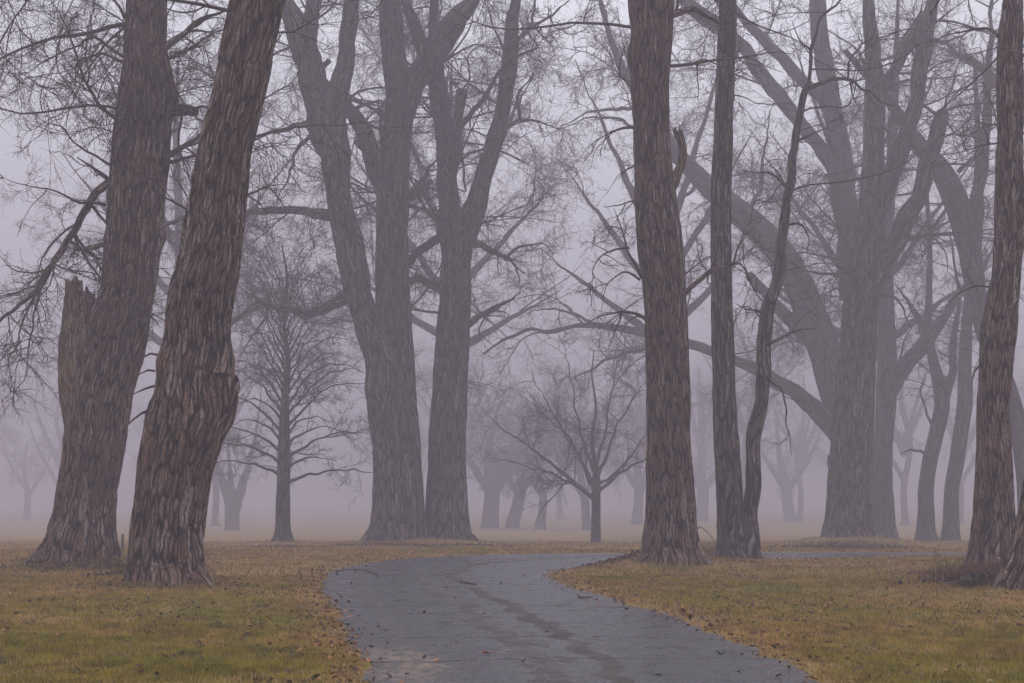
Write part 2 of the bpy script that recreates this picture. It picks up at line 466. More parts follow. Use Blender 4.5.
K = 16
w = np.linspace(0, 1, K+1)[None, :, None]
pv = oe[:, None, :]*(1-w)+ie[:, None, :]*w
cen = pv[:, K//2]; s = np.concatenate([[0], np.cumsum(np.linalg.norm(np.diff(cen, axis=0), axis=1))])
crown_z = .004+.03*(1-(2*w[0, :, 0]-1)**2)
V = np.concatenate([pv, np.broadcast_to(crown_z[None, :, None], pv.shape[:2]+(1,))], 2).reshape(-1, 3)
uv = np.stack([np.broadcast_to(w[0, :, 0][None], pv.shape[:2]), np.broadcast_to(s[:, None], pv.shape[:2])], -1).reshape(-1, 2)
m_, n_ = pv.shape[0], K+1
i = np.arange(m_-1)[:, None]*n_; j = np.arange(n_-1)[None, :]
Fq = np.stack([i+j, i+j+1, i+n_+j+1, i+n_+j], -1).reshape(-1, 4)
tag(mesh('path', V, Fq, path_mat(), uv=uv, smooth=True), 'wet curving asphalt path with dark tyre tracks', kind='structure')

# ------------------------------------------------------------------ grass
def in_view(x, y, mg=1.15):
    return (np.abs(x) < .345*y*mg+1.0)

def blades(n, y0, y1, h0, h1, w0, seed, bend=.5):
    rng = np.random.default_rng(seed)
    y = np.sqrt(rng.uniform(y0*y0, y1*y1, n)); x = rng.uniform(-1, 1, n)*(.345*y*1.08+3.2)
    # clumps
    g = fbm(x*2.3, y*2.3, o=2)
    keep = rng.uniform(0, 1, n) < .35+1.1*g
    d = path_dist(x, y); keep &= d > .02
    x, y, d = x[keep], y[keep], d[keep]; n = len(x)
    z = ground_z(x, y, d)
    a = rng.uniform(0, 2*PI, n); hgt = rng.uniform(h0, h1, n)*(.5+1.0*fbm(x*1.1+5, y*1.1, o=2))*np.clip(.45+d, .45, 1)
    for (mx, my, mh, r) in MOUNDS: hgt = hgt*(1+1.1*np.exp(-((x-mx)**2+(y-my)**2)/(r*.55)**2))
    wd = w0*rng.uniform(.6, 1.3, n)
    lean = rng.uniform(.1, 1.0, n)*bend; la = rng.uniform(0, 2*PI, n)
    dx, dy = np.cos(a)*wd/2, np.sin(a)*wd/2
    B1 = np.stack([x-dx, y-dy, z-.01], -1); B2 = np.stack([x+dx, y+dy, z-.01], -1)
    lx, ly = np.cos(la)*lean*hgt, np.sin(la)*lean*hgt
    mz = hgt*.6
    M1 = np.stack([x-dx*.7+lx*.35, y-dy*.7+ly*.35, z+mz], -1); M2 = np.stack([x+dx*.7+lx*.35, y+dy*.7+ly*.35, z+mz], -1)
    T = np.stack([x+lx, y+ly, z+hgt*(1-.25*lean)], -1)
    V = np.stack([B1, B2, M2, M1, T], 1).reshape(-1, 3)
    b = (np.arange(n)*5)[:, None]
    q = b+np.array([[0, 1, 2, 3]]); t = b+np.array([[3, 2, 4]])
    # colour by patch
    pg = fbm(x*.5+3, y*.55+8, o=4)*.7+.3*fbm(x*2.5, y*2.5+4, o=2)
    clump = .25+1.5*fbm(x*6, y*4+9, o=3)
    nearg = np.clip((24-y)/14, 0, 1)*.15
    edge = np.clip(1-d/.6, 0, 1)*.35
    gr = pg+nearg-edge-.12*np.clip((y-26)/16, 0, 1)+rng.normal(0, .09, n)
    green = np.array([.21, .178, .010]); olive = np.array([.30, .195, .022]); straw = np.array([.43, .285, .09]); brown = np.array([.25, .12, .045])
    c = np.where((gr > .56)[:, None], green, np.where((gr > .45)[:, None], olive, np.where((rng.uniform(0, 1, n) < .55)[:, None], straw, brown)))
    c = c*(rng.uniform(.65, 1.35, n)*clump)[:, None]
    return V, q, t, np.repeat(c, 5, 0)
Vs, Qs, Ts, Cs, o = [], [], [], [], 0
for (n, a, b, h0, h1, w, sd) in ((330000, 10, 18, .025, .06, .006, 1), (240000, 18, 29, .03, .07, .009, 2), (130000, 29, 48, .035, .08, .015, 3), (40000, 48, 80, .04, .10, .03, 4)):
    V, q, t, c = blades(n, a, b, h0, h1, w, sd)
    Vs.append(V); Qs.append(q+o); Ts.append(t+o); Cs.append(c); o += len(V)
tag(mesh('grass', np.vstack(Vs), [np.vstack(Qs), np.vstack(Ts)], GRASS, colr=np.vstack(Cs)), 'short olive and straw coloured winter grass on the lawn', 'grass', kind='stuff')

# fallen leaves
def leaf_cloud(x, y, z, size, cols, seed, tilt=.5):
    rng = np.random.default_rng(seed); n = len(x)
    a = rng.uniform(0, 2*PI, n); s = size*rng.uniform(.5, 1.3, n)
    nrm = norm(np.stack([rng.normal(0, tilt, n), rng.normal(0, tilt, n), np.ones(n)], -1))
    t = norm(np.cross(nrm, np.stack([np.cos(a), np.sin(a), np.zeros(n)], -1))); bt = np.cross(nrm, t)
    c = np.stack([x, y, z], -1)
    curl = rng.uniform(-.35, .6, n)
    pts = []
    for (u, v, k) in ((-.5, 0, 0), (-.12, -.32, 1), (.32, -.2, 1), (.55, 0, 0), (.28, .22, 1), (-.15, .3, 1)):
        pts.append(c+(u*s)[:, None]*t+(v*s)[:, None]*bt+(k*curl*s*.35)[:, None]*nrm)
    V = np.stack(pts, 1).reshape(-1, 3)
    b = (np.arange(n)*6)[:, None]
    q = np.concatenate([b+np.array([[0, 1, 2, 3]]), b+np.array([[0, 3, 4, 5]])])
    cc = np.asarray(cols)[rng.integers(0, len(cols), n)]*rng.uniform(.6, 1.3, n)[:, None]
    return V, q, np.repeat(cc, 6, 0)
LC = [(.34, .15, .05), (.22, .10, .04), (.10, .05, .026), (.055, .032, .02), (.22, .115, .045), (.035, .022, .016)]
rng = np.random.default_rng(11)
n = 48000
y = np.sqrt(rng.uniform(11.5**2, 46**2, n)); x = rng.uniform(-1, 1, n)*(.345*y*1.12+.8)
d = path_dist(x, y)
p = np.where(d > 0, .11+1.0*np.exp(-d/.45)+.5*(fbm(x*.6, y*.6+20)>.56), .010+.7*np.exp(d/.14))
for (mx, my, mh, r) in MOUNDS: p = p+1.0*np.exp(-((x-mx)**2+(y-my)**2)/(r*.8)**2)
k = rng.uniform(0, 1, n) < p*.9
x, y, d = x[k], y[k], d[k]
z = np.where(d > 0, ground_z(x, y, d)+rng.uniform(.0, .045, len(x)), .022+np.clip(-d, 0, 1)*.018)
k = (d > 0) | (d < -.02); x, y, z, d = x[k], y[k], z[k], d[k]
parts = [leaf_cloud(x, y, z, .065, LC, 5)]
# thick litter round the trunks
for i_, (px, py, sx, sy, hh, cnt) in enumerate([(105, 572, 1.5, .8, .10, 1500), (135, 578, .8, .5, .12, 900), (60, 570, 1.6, .6, .06, 700), (630, 567, 1.1, .55, .12, 1100),
        (695, 564, 1.2, .5, .12, 900), (848, 549, 2.3, .8, .30, 1800), (395, 547, 2.6, .9, .14, 1200), (470, 547, 2.2, .6, .10, 800), (985, 574, 1.6, .6, .08, 900),
        (168, 589, 1.4, .5, .07, 900), (745, 558, 1.3, .5, .08, 500), (283, 548, 1.3, .8, .10, 500)]):
    cx, cy = G(px, py)
    xx = cx+rng.normal(0, sx*.55, cnt); yy = cy+rng.normal(0, sy*.6, cnt)
    zz = ground_z(xx, yy)+np.abs(rng.normal(0, hh*.45, cnt))*np.exp(-((xx-cx)/sx)**2)
    dd = path_dist(xx, yy); kk = dd > .03
    parts.append(leaf_cloud(xx[kk], yy[kk], zz[kk], .075, LC[2:4]+LC[5:]+LC[1:2], 50+i_, .9))
o = 0; Vs, Qs, Cs = [], [], []
for V, q, c in parts: Vs.append(V); Qs.append(q+o); Cs.append(c); o += len(V)
tag(mesh('fallen_leaves', np.vstack(Vs), np.vstack(Qs), LEAVES, colr=np.vstack(Cs)), 'brown and orange fallen leaves along the path edge and round the trunks', 'leaf litter', kind='stuff')

# ------------------------------------------------------------------ trees
def stem_world(pts, D, slope=0.0, curve=0.0, per=6):
    """pts (px,py,wpx[,dy]) -> resampled world centreline + radius"""
    q = []
    L = 0; last = None
    for p in pts:
        w = P(p[0], p[1], D)
        if last is not None: L += np.linalg.norm(w-last)
        last = w
        dy = (p[3] if len(p) > 3 else 0)+slope*L+curve*math.sin(L*.8)
        d = D+dy
        w2 = P(p[0], p[1], d)
        q.append([*w2, p[2]*d/F/2])
    return catmull(q, per)

def bark_disp(amp, freq, seed, flare=None, burls=()):
    def f(rr, th, s, ct, sn):
        S = s[:, None]+0*ct
        R0 = rr
        x = ct*R0; y = sn*R0
        wx = (vnoise(x*3+seed, y*3, S*1.2)-.5)*.22
        f1 = vnoise(x*freq+wx*freq+seed, y*freq+wx*freq, S*freq*.17)
        f2 = vnoise(x*freq*2.3+seed*2, y*freq*2.3+wx*20, S*freq*.5+5)
        ridge = 1-np.abs(2*f1-1)*1.6
        lump = fbm(x*1.1+seed, y*1.1, S*.45, o=2)-.5
        r = R0*(1+.16*lump)+amp*(ridge*.9+.5*(f2-.5))
        if flare is not None:
            k, a, h = flare
            ang = np.arctan2(sn, ct)+0*S
            w = np.maximum(0, np.sin(k*ang+seed+.6*np.sin(ang*2+seed)))**1.5
            r = r+a*w*np.exp(-np.maximum(S-.2, 0)/h)*R0/.6
        for (ss, an, sa, ssg, ag) in burls:
            ang = np.arctan2(sn, ct)+0*S
            da = np.angle(np.exp(1j*(ang-an)))
            r = r+sa*np.exp(-((S-ss)/ssg)**2-(da/ag)**2)
        return r
    return f

ALLTREES = []
STAT = {'tw': 0}
def build_tree(label, D, base, stems, limbs=(), auto=None, barkm=None, seed=0, hi=60, amp=.03, freq=7, flare=(5, .12, .6), burls=(), tw=1.0,
               name='bare_tree', cat='tree', group='bare trees standing in the fog', cull=180, zlow=2.2, droop=-.03, thick=1.0, stubs=(), roots=()):
    rng = np.random.default_rng(seed)
    bx, by = G(*base) if base is not None else (0, 0)
    bx = (stems[0][0][0]-CX)*D/F; by = D
    bz = float(ground_z(np.array([bx]), np.array([by]))[0])
    org = np.array([bx, by, bz])
    root = empty(name, org, label, cat, group)
    src = []                                  # polylines that carry branches
    for k, st in enumerate(stems):
        per = hi/8 if k else hi/4
        c = stem_world(st, D, slope=0 if k == 0 else rng.uniform(-.12, .12), per=max(3, per))
        if k:
            sk = np.arange(len(c))/max(3, per)
            for ax in (0, 1, 2): c[:, ax] += (vnoise(sk*.9+seed*3+k*9+ax*50, sk*0+k)-.5)*.16*np.clip(sk*.5, 0, 1)+(vnoise(sk*2.6+seed*3+k*9+ax*50, sk*0+k)-.5)*.06*np.clip(sk*.5, 0, 1)
            c[:, 3] *= 1+.22*(vnoise(sk*1.4+seed+k*5, sk*0+3)-.5)
        if k and st[-1][2] < 8: c[:, 3] *= 1-.7*np.linspace(0, 1, len(c))**2
        cap = 32.0 if D > 66 else 25.0; kk = c[:, 2] < cap
        c = c[:max(4, int(np.argmin(kk)) if not kk.all() else len(c))]
        c[:, 3] *= np.clip((cap+.6-c[:, 2])/5, .05, 1)
        r = np.maximum(c[:, 3], .006)
        if k == 0:
            c = np.vstack([np.append(c[0, :3]-np.array([0, 0, .35]), c[0, 3]*1.05), c]); r = np.append(r[0]*1.05, r)
        nseg = int(np.clip(r.max()*2*PI*(hi if k == 0 else hi*.5), 10, 200))
        V, Fs, uv = tube_rings(c[:, :3], r, nseg, bark_disp(amp*min(1, r.max()/.25), freq, seed*1.7+k*3.1, flare if k == 0 else None, burls if k == 0 else ()))
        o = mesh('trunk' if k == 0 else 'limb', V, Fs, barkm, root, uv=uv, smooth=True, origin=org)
        if k == 0: trunk = o
        src.append((c[:, :3], r, 'stem'))
    for l in limbs:
        sl = rng.uniform(-.45, .45)
        c = stem_world(l, D, slope=sl, curve=rng.uniform(-.15, .15), per=7)
        tt = np.linspace(0, 1, len(c)); thin = l[0][2] <= 7
        endw = l[-1][2]
        c[:, 3] *= (.78 if thin else .95)*np.where(endw < 5, 1-.75*tt**1.5, 1)
        r = np.maximum(c[:, 3], .004)
        s = np.arange(len(c))/7.0
        for ax in (0, 1, 2): c[:, ax] += (vnoise(s*3.3+seed*3+ax*50, s*0+l[0][1]+ax)-.5)*.11*np.clip(s*1.5, 0, 1)
        c[:, 0] += (vnoise(s*1.7+seed, s*0+l[0][1])-.5)*.12*np.clip(s, 0, 1)
        c[:, 2] += (vnoise(s*1.7+seed+40, s*0+l[0][0])-.5)*.12*np.clip(s, 0, 1)
        V, Fs, uv = tube_rings(c[:, :3], r, 10, bark_disp(.01 if r.max() > .06 else .003, 9, seed+l[0][0]))
        mesh('limb', V, Fs, barkm, root, uv=uv, smooth=True, origin=org)
        src.append((c[:, :3], r, 'limb'))
    for l in stubs:
        c = stem_world(l, D, per=30); r = c[:, 3]
        V, Fs, uv = tube_rings(c[:, :3], r, 40, bark_disp(.05*min(1, r.max()/.3)+.006, 8, seed+l[0][0]))
        V2 = V.copy()
        top = c[-1, 2]
        k = V[:, 2] > top-r.max()*1.2                       # splintered end
        V2[k, 2] += (vnoise(V[k, 0]*22, V[k, 1]*22)-.5)*min(.5, r.max()*1.6)
        mesh('broken_limb', V2, Fs, DEADWOOD, trunk, uv=uv, smooth=True, origin=org)
    for l in roots:
        c = stem_world(l, D, per=12); r = np.maximum(c[:, 3], .02)
        V, Fs, uv = tube_rings(c[:, :3], r, 16, bark_disp(.02, 8, seed+l[0][0]))
        mesh('root', V, Fs, barkm, trunk, uv=uv, smooth=True, origin=org)
    # procedural boughs
    A = dict(n=16, z0=6.0, L=(4, 7.5), el=(-.1, .7), r=(.035, .07), up=-.012)
    A.update(auto or {})
    K = 12
    P0, D0, L0, R0 = [], [], [], []
    stemsrc = [s_ for s_ in src if s_[2] == 'stem']
    for _ in range(A['n']*30):
        if len(P0) >= A['n']: break
        c, r, _k = stemsrc[rng.integers(len(stemsrc))]
        t = rng.integers(len(c))
        zmax = A.get('z1', 99)
        if not (A['z0'] < c[t, 2] < zmax): continue
        az = rng.uniform(0, 2*PI); el = rng.uniform(*A['el'])
        P0.append(c[t]); D0.append((math.cos(az)*math.cos(el), math.sin(az)*math.cos(el), math.sin(el)))
        L0.append(rng.uniform(*A['L'])); R0.append(min(r[t]*.6, rng.uniform(*A['r'])))
    parts = []
    def resample(c, r, K):
        i = np.linspace(0, len(c)-1, K)
        return (np.column_stack([np.interp(i, np.arange(len(c)), c[:, k]) for k in range(3)]), np.interp(i, np.arange(len(c)), r))
    bp, br = [], []
    if P0:
        p, r = grow(np.array(P0), np.array(D0), np.array(L0), np.array(R0), K, .13, A['up'], rng, .2)
        V, Fq = tubes(p, r, 7); parts.append((V, Fq)); bp.append(p); br.append(r)
    for c, r, kind in src:
        if kind == 'limb':
            a, b = resample(c, r, K); bp.append(a[None]); br.append(b[None])
    bp = np.concatenate(bp) if bp else np.zeros((0, K, 3)); br = np.concatenate(br) if br else np.zeros((0, K))
    # stems carry thin branches as well
    sp, sr = [], []
    for c, r, kind in stemsrc:
        k = c[:, 2] > max(zlow+1.5, A['z0']*.6)
        if k.sum() > 4:
            a, b = resample(c[k], r[k], 24); sp.append(a); sr.append(b)
    l1p, l1r = [], []
    q = spawn(bp, br, 1.3*tw, .12, .97, .5, 1.25, rng, (.35, .65), zlow, cull+250)
    if q:
        p, r = grow(q[0], q[1], np.clip(q[3]*rng.uniform(.22, .5, len(q[0])), .8, 3.6), np.clip(q[2], .012, .035)*thick, 8, .22, .0, rng, .3); l1p.append(p); l1r.append(r)
    if sp:
        sp = np.array(sp); sr = np.array(sr)
        q = spawn(sp, sr, A.get('stemtw', .9)*tw, .0, .98, .9, 1.5, rng, (.1, .2), zlow, cull+100)
        if q:
            p, r = grow(q[0], q[1], rng.uniform(.8, 2.6, len(q[0])), np.clip(q[2], .008, .022)*thick, 8, .24, .01, rng, .3); l1p.append(p); l1r.append(r)
    if l1p:
        p1 = np.concatenate(l1p); r1 = np.concatenate(l1r)
        parts.append(tubes(p1, r1, 4))
        q = spawn(p1, r1, 3.6*tw, .1, .97, .4, 1.2, rng, (.5, .75), zlow*.7, cull+60)
        if q:
            p2, r2 = grow(q[0], q[1], np.clip(q[3]*rng.uniform(.2, .55, len(q[0])), .3, 1.6), np.clip(q[2], .0065, .014)*thick, 6, .22, droop, rng, .5)
            parts.append(tubes(p2, r2, 3))
            q = spawn(p2, r2, 7.0*tw, .15, .98, .4, 1.1, rng, (.6, .8), zlow*.6, cull)
            if q:
                p3, r3 = grow(q[0], q[1], np.clip(q[3]*rng.uniform(.25, .6, len(q[0])), .15, .75), np.clip(q[2], .0043, .008)*thick, 4, .2, droop*1.5, rng, .6)
                parts.append(tubes(p3, r3, 3)); STAT['tw'] += len(p3)
    if parts:
        V, Fs = join(parts)
        mesh('crown', V, Fs, TWIG, root, origin=org)
    ALLTREES.append(root)
    return root

# --- the two big leaning trunks on the left
T2 = build_tree('big leaning trunk with rough reddish bark and a burl, nearest the path on the left', 25.6, None,
    [[(168, 592, 96), (167, 580, 84), (166, 565, 74), (167, 540, 68), (172, 500, 65), (176, 467, 68), (182, 440, 72), (187, 417, 74), (190, 400, 70), (190, 370, 62),
      (195, 350, 61), (198, 320, 59), (202, 295, 61), (210, 260, 56), (218, 200, 52), (226, 146, 48), (238, 100, 48), (248, 50, 50), (258, 0, 50), (278, -100, 46),
      (315, -300, 38), (345, -550, 26), (360, -750, 12)]],
    limbs=[[(258, -10, 14), (225, -60, 12), (180, -90, 10), (120, -80, 8), (60, -40, 6), (10, 20, 4), (-20, 70, 3)],
           [(264, -20, 14), (300, -70, 12), (350, -90, 9), (390, -60, 6), (420, -10, 4)],
           [(166, 357, 4), (150, 355, 3), (138, 362, 2), (120, 366, 1.5)], [(155, 371, 3), (145, 370, 2.5), (136, 376, 1.5)],
           [(154, 386, 3), (141, 390, 2.5), (130, 396, 1.5)], [(151, 410, 4), (140, 414, 3), (124, 426, 2.5), (110, 436, 1.5)],
           [(233, 200, 4), (250, 192, 3), (275, 186, 2), (300, 190, 1.5)]],
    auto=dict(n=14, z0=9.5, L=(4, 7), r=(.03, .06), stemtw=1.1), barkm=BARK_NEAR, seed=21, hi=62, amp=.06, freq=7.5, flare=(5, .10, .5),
    burls=((4.0, -PI/2, .27, .62, .7), (4.0, -2.35, -.13, .3, .13), (4.35, -2.7, .07, .5, .3)), tw=.9, zlow=3.2,
    roots=[[(196, 576, 20, -.5), (206, 585, 13, -.6), (217, 592, 7, -.7)]])
T1 = build_tree('big trunk with a broken-off torn side limb, leftmost of the large trees', 33, None,
    [[(76, 572, 84), (78, 560, 78), (80, 548, 71), (82, 530, 63), (85, 510, 56), (90, 470, 56), (96, 430, 58), (99, 400, 60), (106, 370, 60), (115, 340, 58), (128, 290, 50),
      (133, 240, 53), (136, 200, 54), (141, 150, 53), (144, 100, 49), (146, 70, 43), (145, 40, 38), (147, 0, 37), (151, -100, 34), (158, -300, 28), (150, -500, 18), (145, -620, 8)]],
    limbs=[[(114, 178, 8), (100, 190, 8), (90, 205, 8), (66, 247, 7), (45, 275, 6), (20, 305, 5.5), (0, 318, 4.5), (-30, 350, 3)],
           [(108, 243, 6), (88, 246, 5), (70, 246, 6)], [(107, 178, 6), (92, 168, 5), (77, 158, 4)],
           [(66, 247, 5), (52, 270, 4), (32, 300, 3.5), (18, 335, 3), (10, 370, 2.5), (20, 400, 2)], [(45, 275, 4), (34, 320, 3), (26, 360, 2.5), (14, 395, 2)],
           [(125, 58, 5), (108, 46, 4), (95, 40, 4), (76, 45, 3), (55, 58, 3), (15, 78, 2)], [(126, 20, 5), (118, 5, 4), (105, -15, 3)],
           [(122, 62, 4), (100, 52, 3), (78, 62, 3), (70, 95, 2), (60, 125, 2)], [(110, 165, 3.5), (85, 150, 3), (60, 128, 2.5), (40, 120, 2)],
           [(106, 205, 4), (70, 198, 3), (35, 185, 2.5), (0, 178, 2)], [(164, 104, 15), (176, 109, 13), (188, 108, 12), (197, 111, 9)],
           [(182, 113, 3.5), (180, 135, 3), (183, 160, 3), (190, 192, 2.5)], [(160, 52, 8), (178, 38, 7), (205, 20, 6), (235, 8, 4)],
           [(165, 60, 5), (185, 52, 5), (205, 38, 4), (225, 30, 3)]],
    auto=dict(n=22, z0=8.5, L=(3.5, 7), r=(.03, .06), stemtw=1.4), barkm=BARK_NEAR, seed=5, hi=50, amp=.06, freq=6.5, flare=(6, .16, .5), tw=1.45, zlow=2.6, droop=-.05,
    burls=((11.0, -PI/2, .16, .45, .6), (7.9, -PI/2, .08, .25, .4)),
    stubs=[[(92, 425, 50), (84, 385, 46), (80, 350, 38), (80, 325, 32), (79, 306, 27), (75, 293, 17), (71, 282, 6)]],
    roots=[[(58, 560, 22, -.4), (44, 567, 14, -.5), (28, 571, 6, -.6)]])

# --- the double trunk in the middle
T3 = build_tree('large double trunk splitting low into spreading stems, left of the path bend', 60, None,
    [[(396, 549, 72), (397, 538, 63), (398, 525, 56), (398, 500, 51), (397, 450, 45), (395, 400, 43), (395, 340, 34), (393, 302, 33), (392, 260, 31), (393, 200, 31), (395, 150, 28),
      (399, 117, 27), (399, 88, 27), (394, 58, 22), (390, 0, 22), (388, -80, 20), (395, -250, 14), (400, -400, 7)],
     [(397, 510, 22), (391, 450, 34), (385, 400, 35), (377, 350, 32), (368, 325, 29), (360, 302, 27), (352, 260, 28), (345, 220, 27), (340, 200, 25), (335, 150, 29), (335, 125, 26), (340, 88, 24), (346, 58, 18), (351, 0, 19), (356, -100, 17), (350, -250, 11), (345, -350, 5)],
     [(338, 165, 24), (322, 130, 25), (314, 88, 24), (307, 58, 25), (300, 30, 24), (288, 8, 20), (270, -40, 18), (245, -120, 14), (215, -230, 8)],
     [(306, 50, 17), (312, 15, 15), (314, -20, 14), (318, -120, 11), (325, -240, 6)],
     [(404, 115, 20), (412, 85, 24), (430, 58, 25), (447, 33, 22), (460, 15, 20), (475, -3, 18), (510, -60, 15), (560, -150, 10), (600, -260, 5)],
     [(426, 62, 11), (417, 28, 12), (407, 0, 10), (400, -60, 8), (398, -120, 4)],
     [(390, 212, 15), (384, 190, 16), (376, 165, 17), (365, 135, 15), (350, 108, 12), (338, 90, 9)]],
    limbs=[[(330, 215, 13), (315, 214, 11), (300, 211, 9), (265, 211, 9), (243, 212, 8), (215, 214, 8), (192, 215, 8), (165, 223, 7), (140, 238, 5), (110, 250, 4)],
           [(348, 297, 13), (330, 305, 12), (308, 313, 12), (285, 310, 10), (262, 302, 8), (250, 295, 5), (240, 286, 3)],
           [(258, 302, 5), (245, 310, 4), (232, 325, 3), (225, 345, 2)], [(268, 305, 4), (262, 325, 3), (248, 345, 2.5), (236, 365, 2)],
           [(316, 122, 8), (300, 126, 7), (278, 129, 6), (260, 136, 5), (247, 142, 4)], [(318, 130, 6), (302, 143, 5), (291, 165, 5), (285, 185, 4), (276, 200, 3)],
           [(384, 150, 7), (380, 130, 7), (382, 110, 6), (388, 95, 4)], [(356, 140, 9), (364, 148, 8), (372, 160, 7)],
           [(408, 200, 9), (422, 178, 7), (432, 166, 6), (438, 158, 4)], [(404, 60, 5), (400, 30, 4), (404, 0, 3)],
           [(350, 112, 6), (366, 104, 5), (380, 102, 4), (396, 104, 3)], [(330, 60, 7), (322, 70, 7), (328, 90, 7), (338, 100, 7)]],
    auto=dict(n=46, z0=7.5, L=(4, 7.5), stemtw=.8), barkm=BARK_GREY, seed=8, hi=30, amp=.06, freq=5, flare=(6, .16, .7), tw=1.1, zlow=4.0)
T4 = build_tree('tall forked trunk standing against the double trunk on its right side', 60.6, None,
    [[(447, 549, 56), (447, 538, 47), (447, 525, 42), (447, 500, 39), (447, 450, 36), (450, 400, 34), (452, 350, 32), (455, 300, 29), (457, 250, 28), (465, 232, 24),
      (476, 205, 20), (484, 176, 16.5), (492, 150, 16), (501, 117, 14), (506, 88, 14), (510, 58, 14), (512, 20, 12), (516, 0, 11), (524, -80, 10), (530, -180, 8), (528, -280, 4)],
     [(454, 262, 23), (449, 220, 22), (447, 175, 20), (446, 150, 19), (442, 117, 18), (438, 88, 20), (437, 58, 16), (434, 20, 12), (434, 0, 11), (430, -80, 10), (425, -180, 6)],
     [(452, 170, 11), (456, 135, 10), (461, 110, 9.5), (462, 88, 9)]],
    limbs=[[(500, 70, 5), (490, 88, 5.5), (478, 105, 6), (466, 122, 7), (454, 142, 8)], [(506, 55, 6), (515, 45, 6), (531, 26, 5), (536, 0, 4), (540, -30, 3)],
           [(530, 27, 4), (550, 17, 3.5), (570, 0, 3)], [(534, 26, 3), (545, 40, 2.5), (553, 48, 2)], [(503, 129, 6), (520, 120, 6), (531, 120, 4), (545, 124, 3), (565, 135, 2)],
           [(520, 120, 4), (519, 97, 4), (527, 82, 3), (537, 65, 2.5)], [(466, 242, 9), (492, 249, 8), (508, 259, 6), (526, 272, 4)], [(506, 258, 4), (520, 246, 4), (540, 244, 3), (555, 253, 2)],
           [(515, 264, 3), (518, 278, 2.5), (519, 290, 2)], [(466, 326, 8), (480, 317, 7.5), (493, 308, 7), (508, 299, 6), (520, 292, 4)], [(500, 305, 3), (480, 330, 2), (500, 350, 2)],
           [(446, 236, 10), (436, 240, 9), (422, 250, 9), (408, 264, 7)], [(444, 289, 9), (430, 284, 9), (418, 279, 8), (405, 286, 7)], [(450, 82, 6), (455, 84, 5), (461, 83, 4)],
           [(432, 180, 6), (420, 192, 6), (412, 200, 5)]],
    auto=dict(n=34, z0=8, L=(3.5, 6.5), stemtw=.8), barkm=BARK_GREY, seed=9, hi=30, amp=.06, freq=5, flare=(5, .14, .6), tw=1.1, zlow=3.5,
    roots=[[(466, 538, 16), (478, 545, 10), (492, 547, 5)]])

# --- the straight trunk on the grass island and its neighbours
T5 = build_tree('thick straight trunk in the middle with a pale broken stub, right of the path bend', 33, None,
    [[(672, 571, 84), (672, 562, 72), (671, 550, 60), (671, 530, 51), (671, 500, 46), (669, 450, 42), (668, 400, 41), (667, 350, 40), (665, 300, 40), (661, 250, 43), (656, 200, 39),
      (652, 150, 34), (651, 117, 34), (650, 88, 35), (651, 55, 37), (652, 30, 38), (651, 0, 43), (648, -100, 44), (640, -300, 38), (650, -500, 26), (655, -650, 12)]],
    limbs=[[(682, 297, 7), (690, 289, 6), (702, 279, 6), (711, 269, 6), (722, 265, 5), (734, 263, 4.5), (745, 268, 4), (752, 280, 3), (760, 292, 2)],
           [(733, 264, 3), (742, 240, 2.5), (754, 200, 1.5)], [(711, 270, 3.5), (707, 282, 3), (716, 285, 2)], [(684, 275, 2), (700, 262, 1.5), (708, 255, 1)],
           [(642, 278, 5), (634, 262, 4), (626, 245, 3.5), (620, 225, 3), (614, 210, 2)], [(629, 248, 3), (615, 250, 2.5), (598, 262, 2), (590, 290, 1.5)],
           [(650, 322, 6), (640, 315, 4.5), (625, 312, 4), (608, 315, 3), (590, 322, 2)], [(622, 313, 2.5), (614, 335, 2.5), (610, 352, 2)],
           [(642, 165, 4), (630, 167, 3), (622, 174, 2.5), (617, 182, 2)], [(638, 128, 4), (625, 128, 4), (612, 132, 3.5), (596, 140, 2.5)],
           [(640, 280, 3), (625, 272, 2.5), (610, 282, 2), (602, 310, 1.5)], [(650, 200, 3), (630, 200, 2.5), (610, 205, 2)],
           [(660, 20, 9), (690, 10, 7), (715, 22, 5), (735, 50, 3)], [(640, 10, 8), (615, -20, 6), (590, -30, 5), (560, -10, 3)]],
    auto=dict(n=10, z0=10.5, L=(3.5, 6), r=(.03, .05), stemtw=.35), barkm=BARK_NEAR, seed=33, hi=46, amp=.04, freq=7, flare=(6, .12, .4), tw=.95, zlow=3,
    burls=((11.7, PI/2, .10, .3, .5),),
    stubs=[[(668, 196, 10), (674, 182, 9), (681, 165, 8), (683, 148, 7), (679, 136, 6), (675, 131, 4)]],
    roots=[[(654, 560, 24, -.3), (640, 566, 13, -.4), (624, 569, 5, -.5)]])
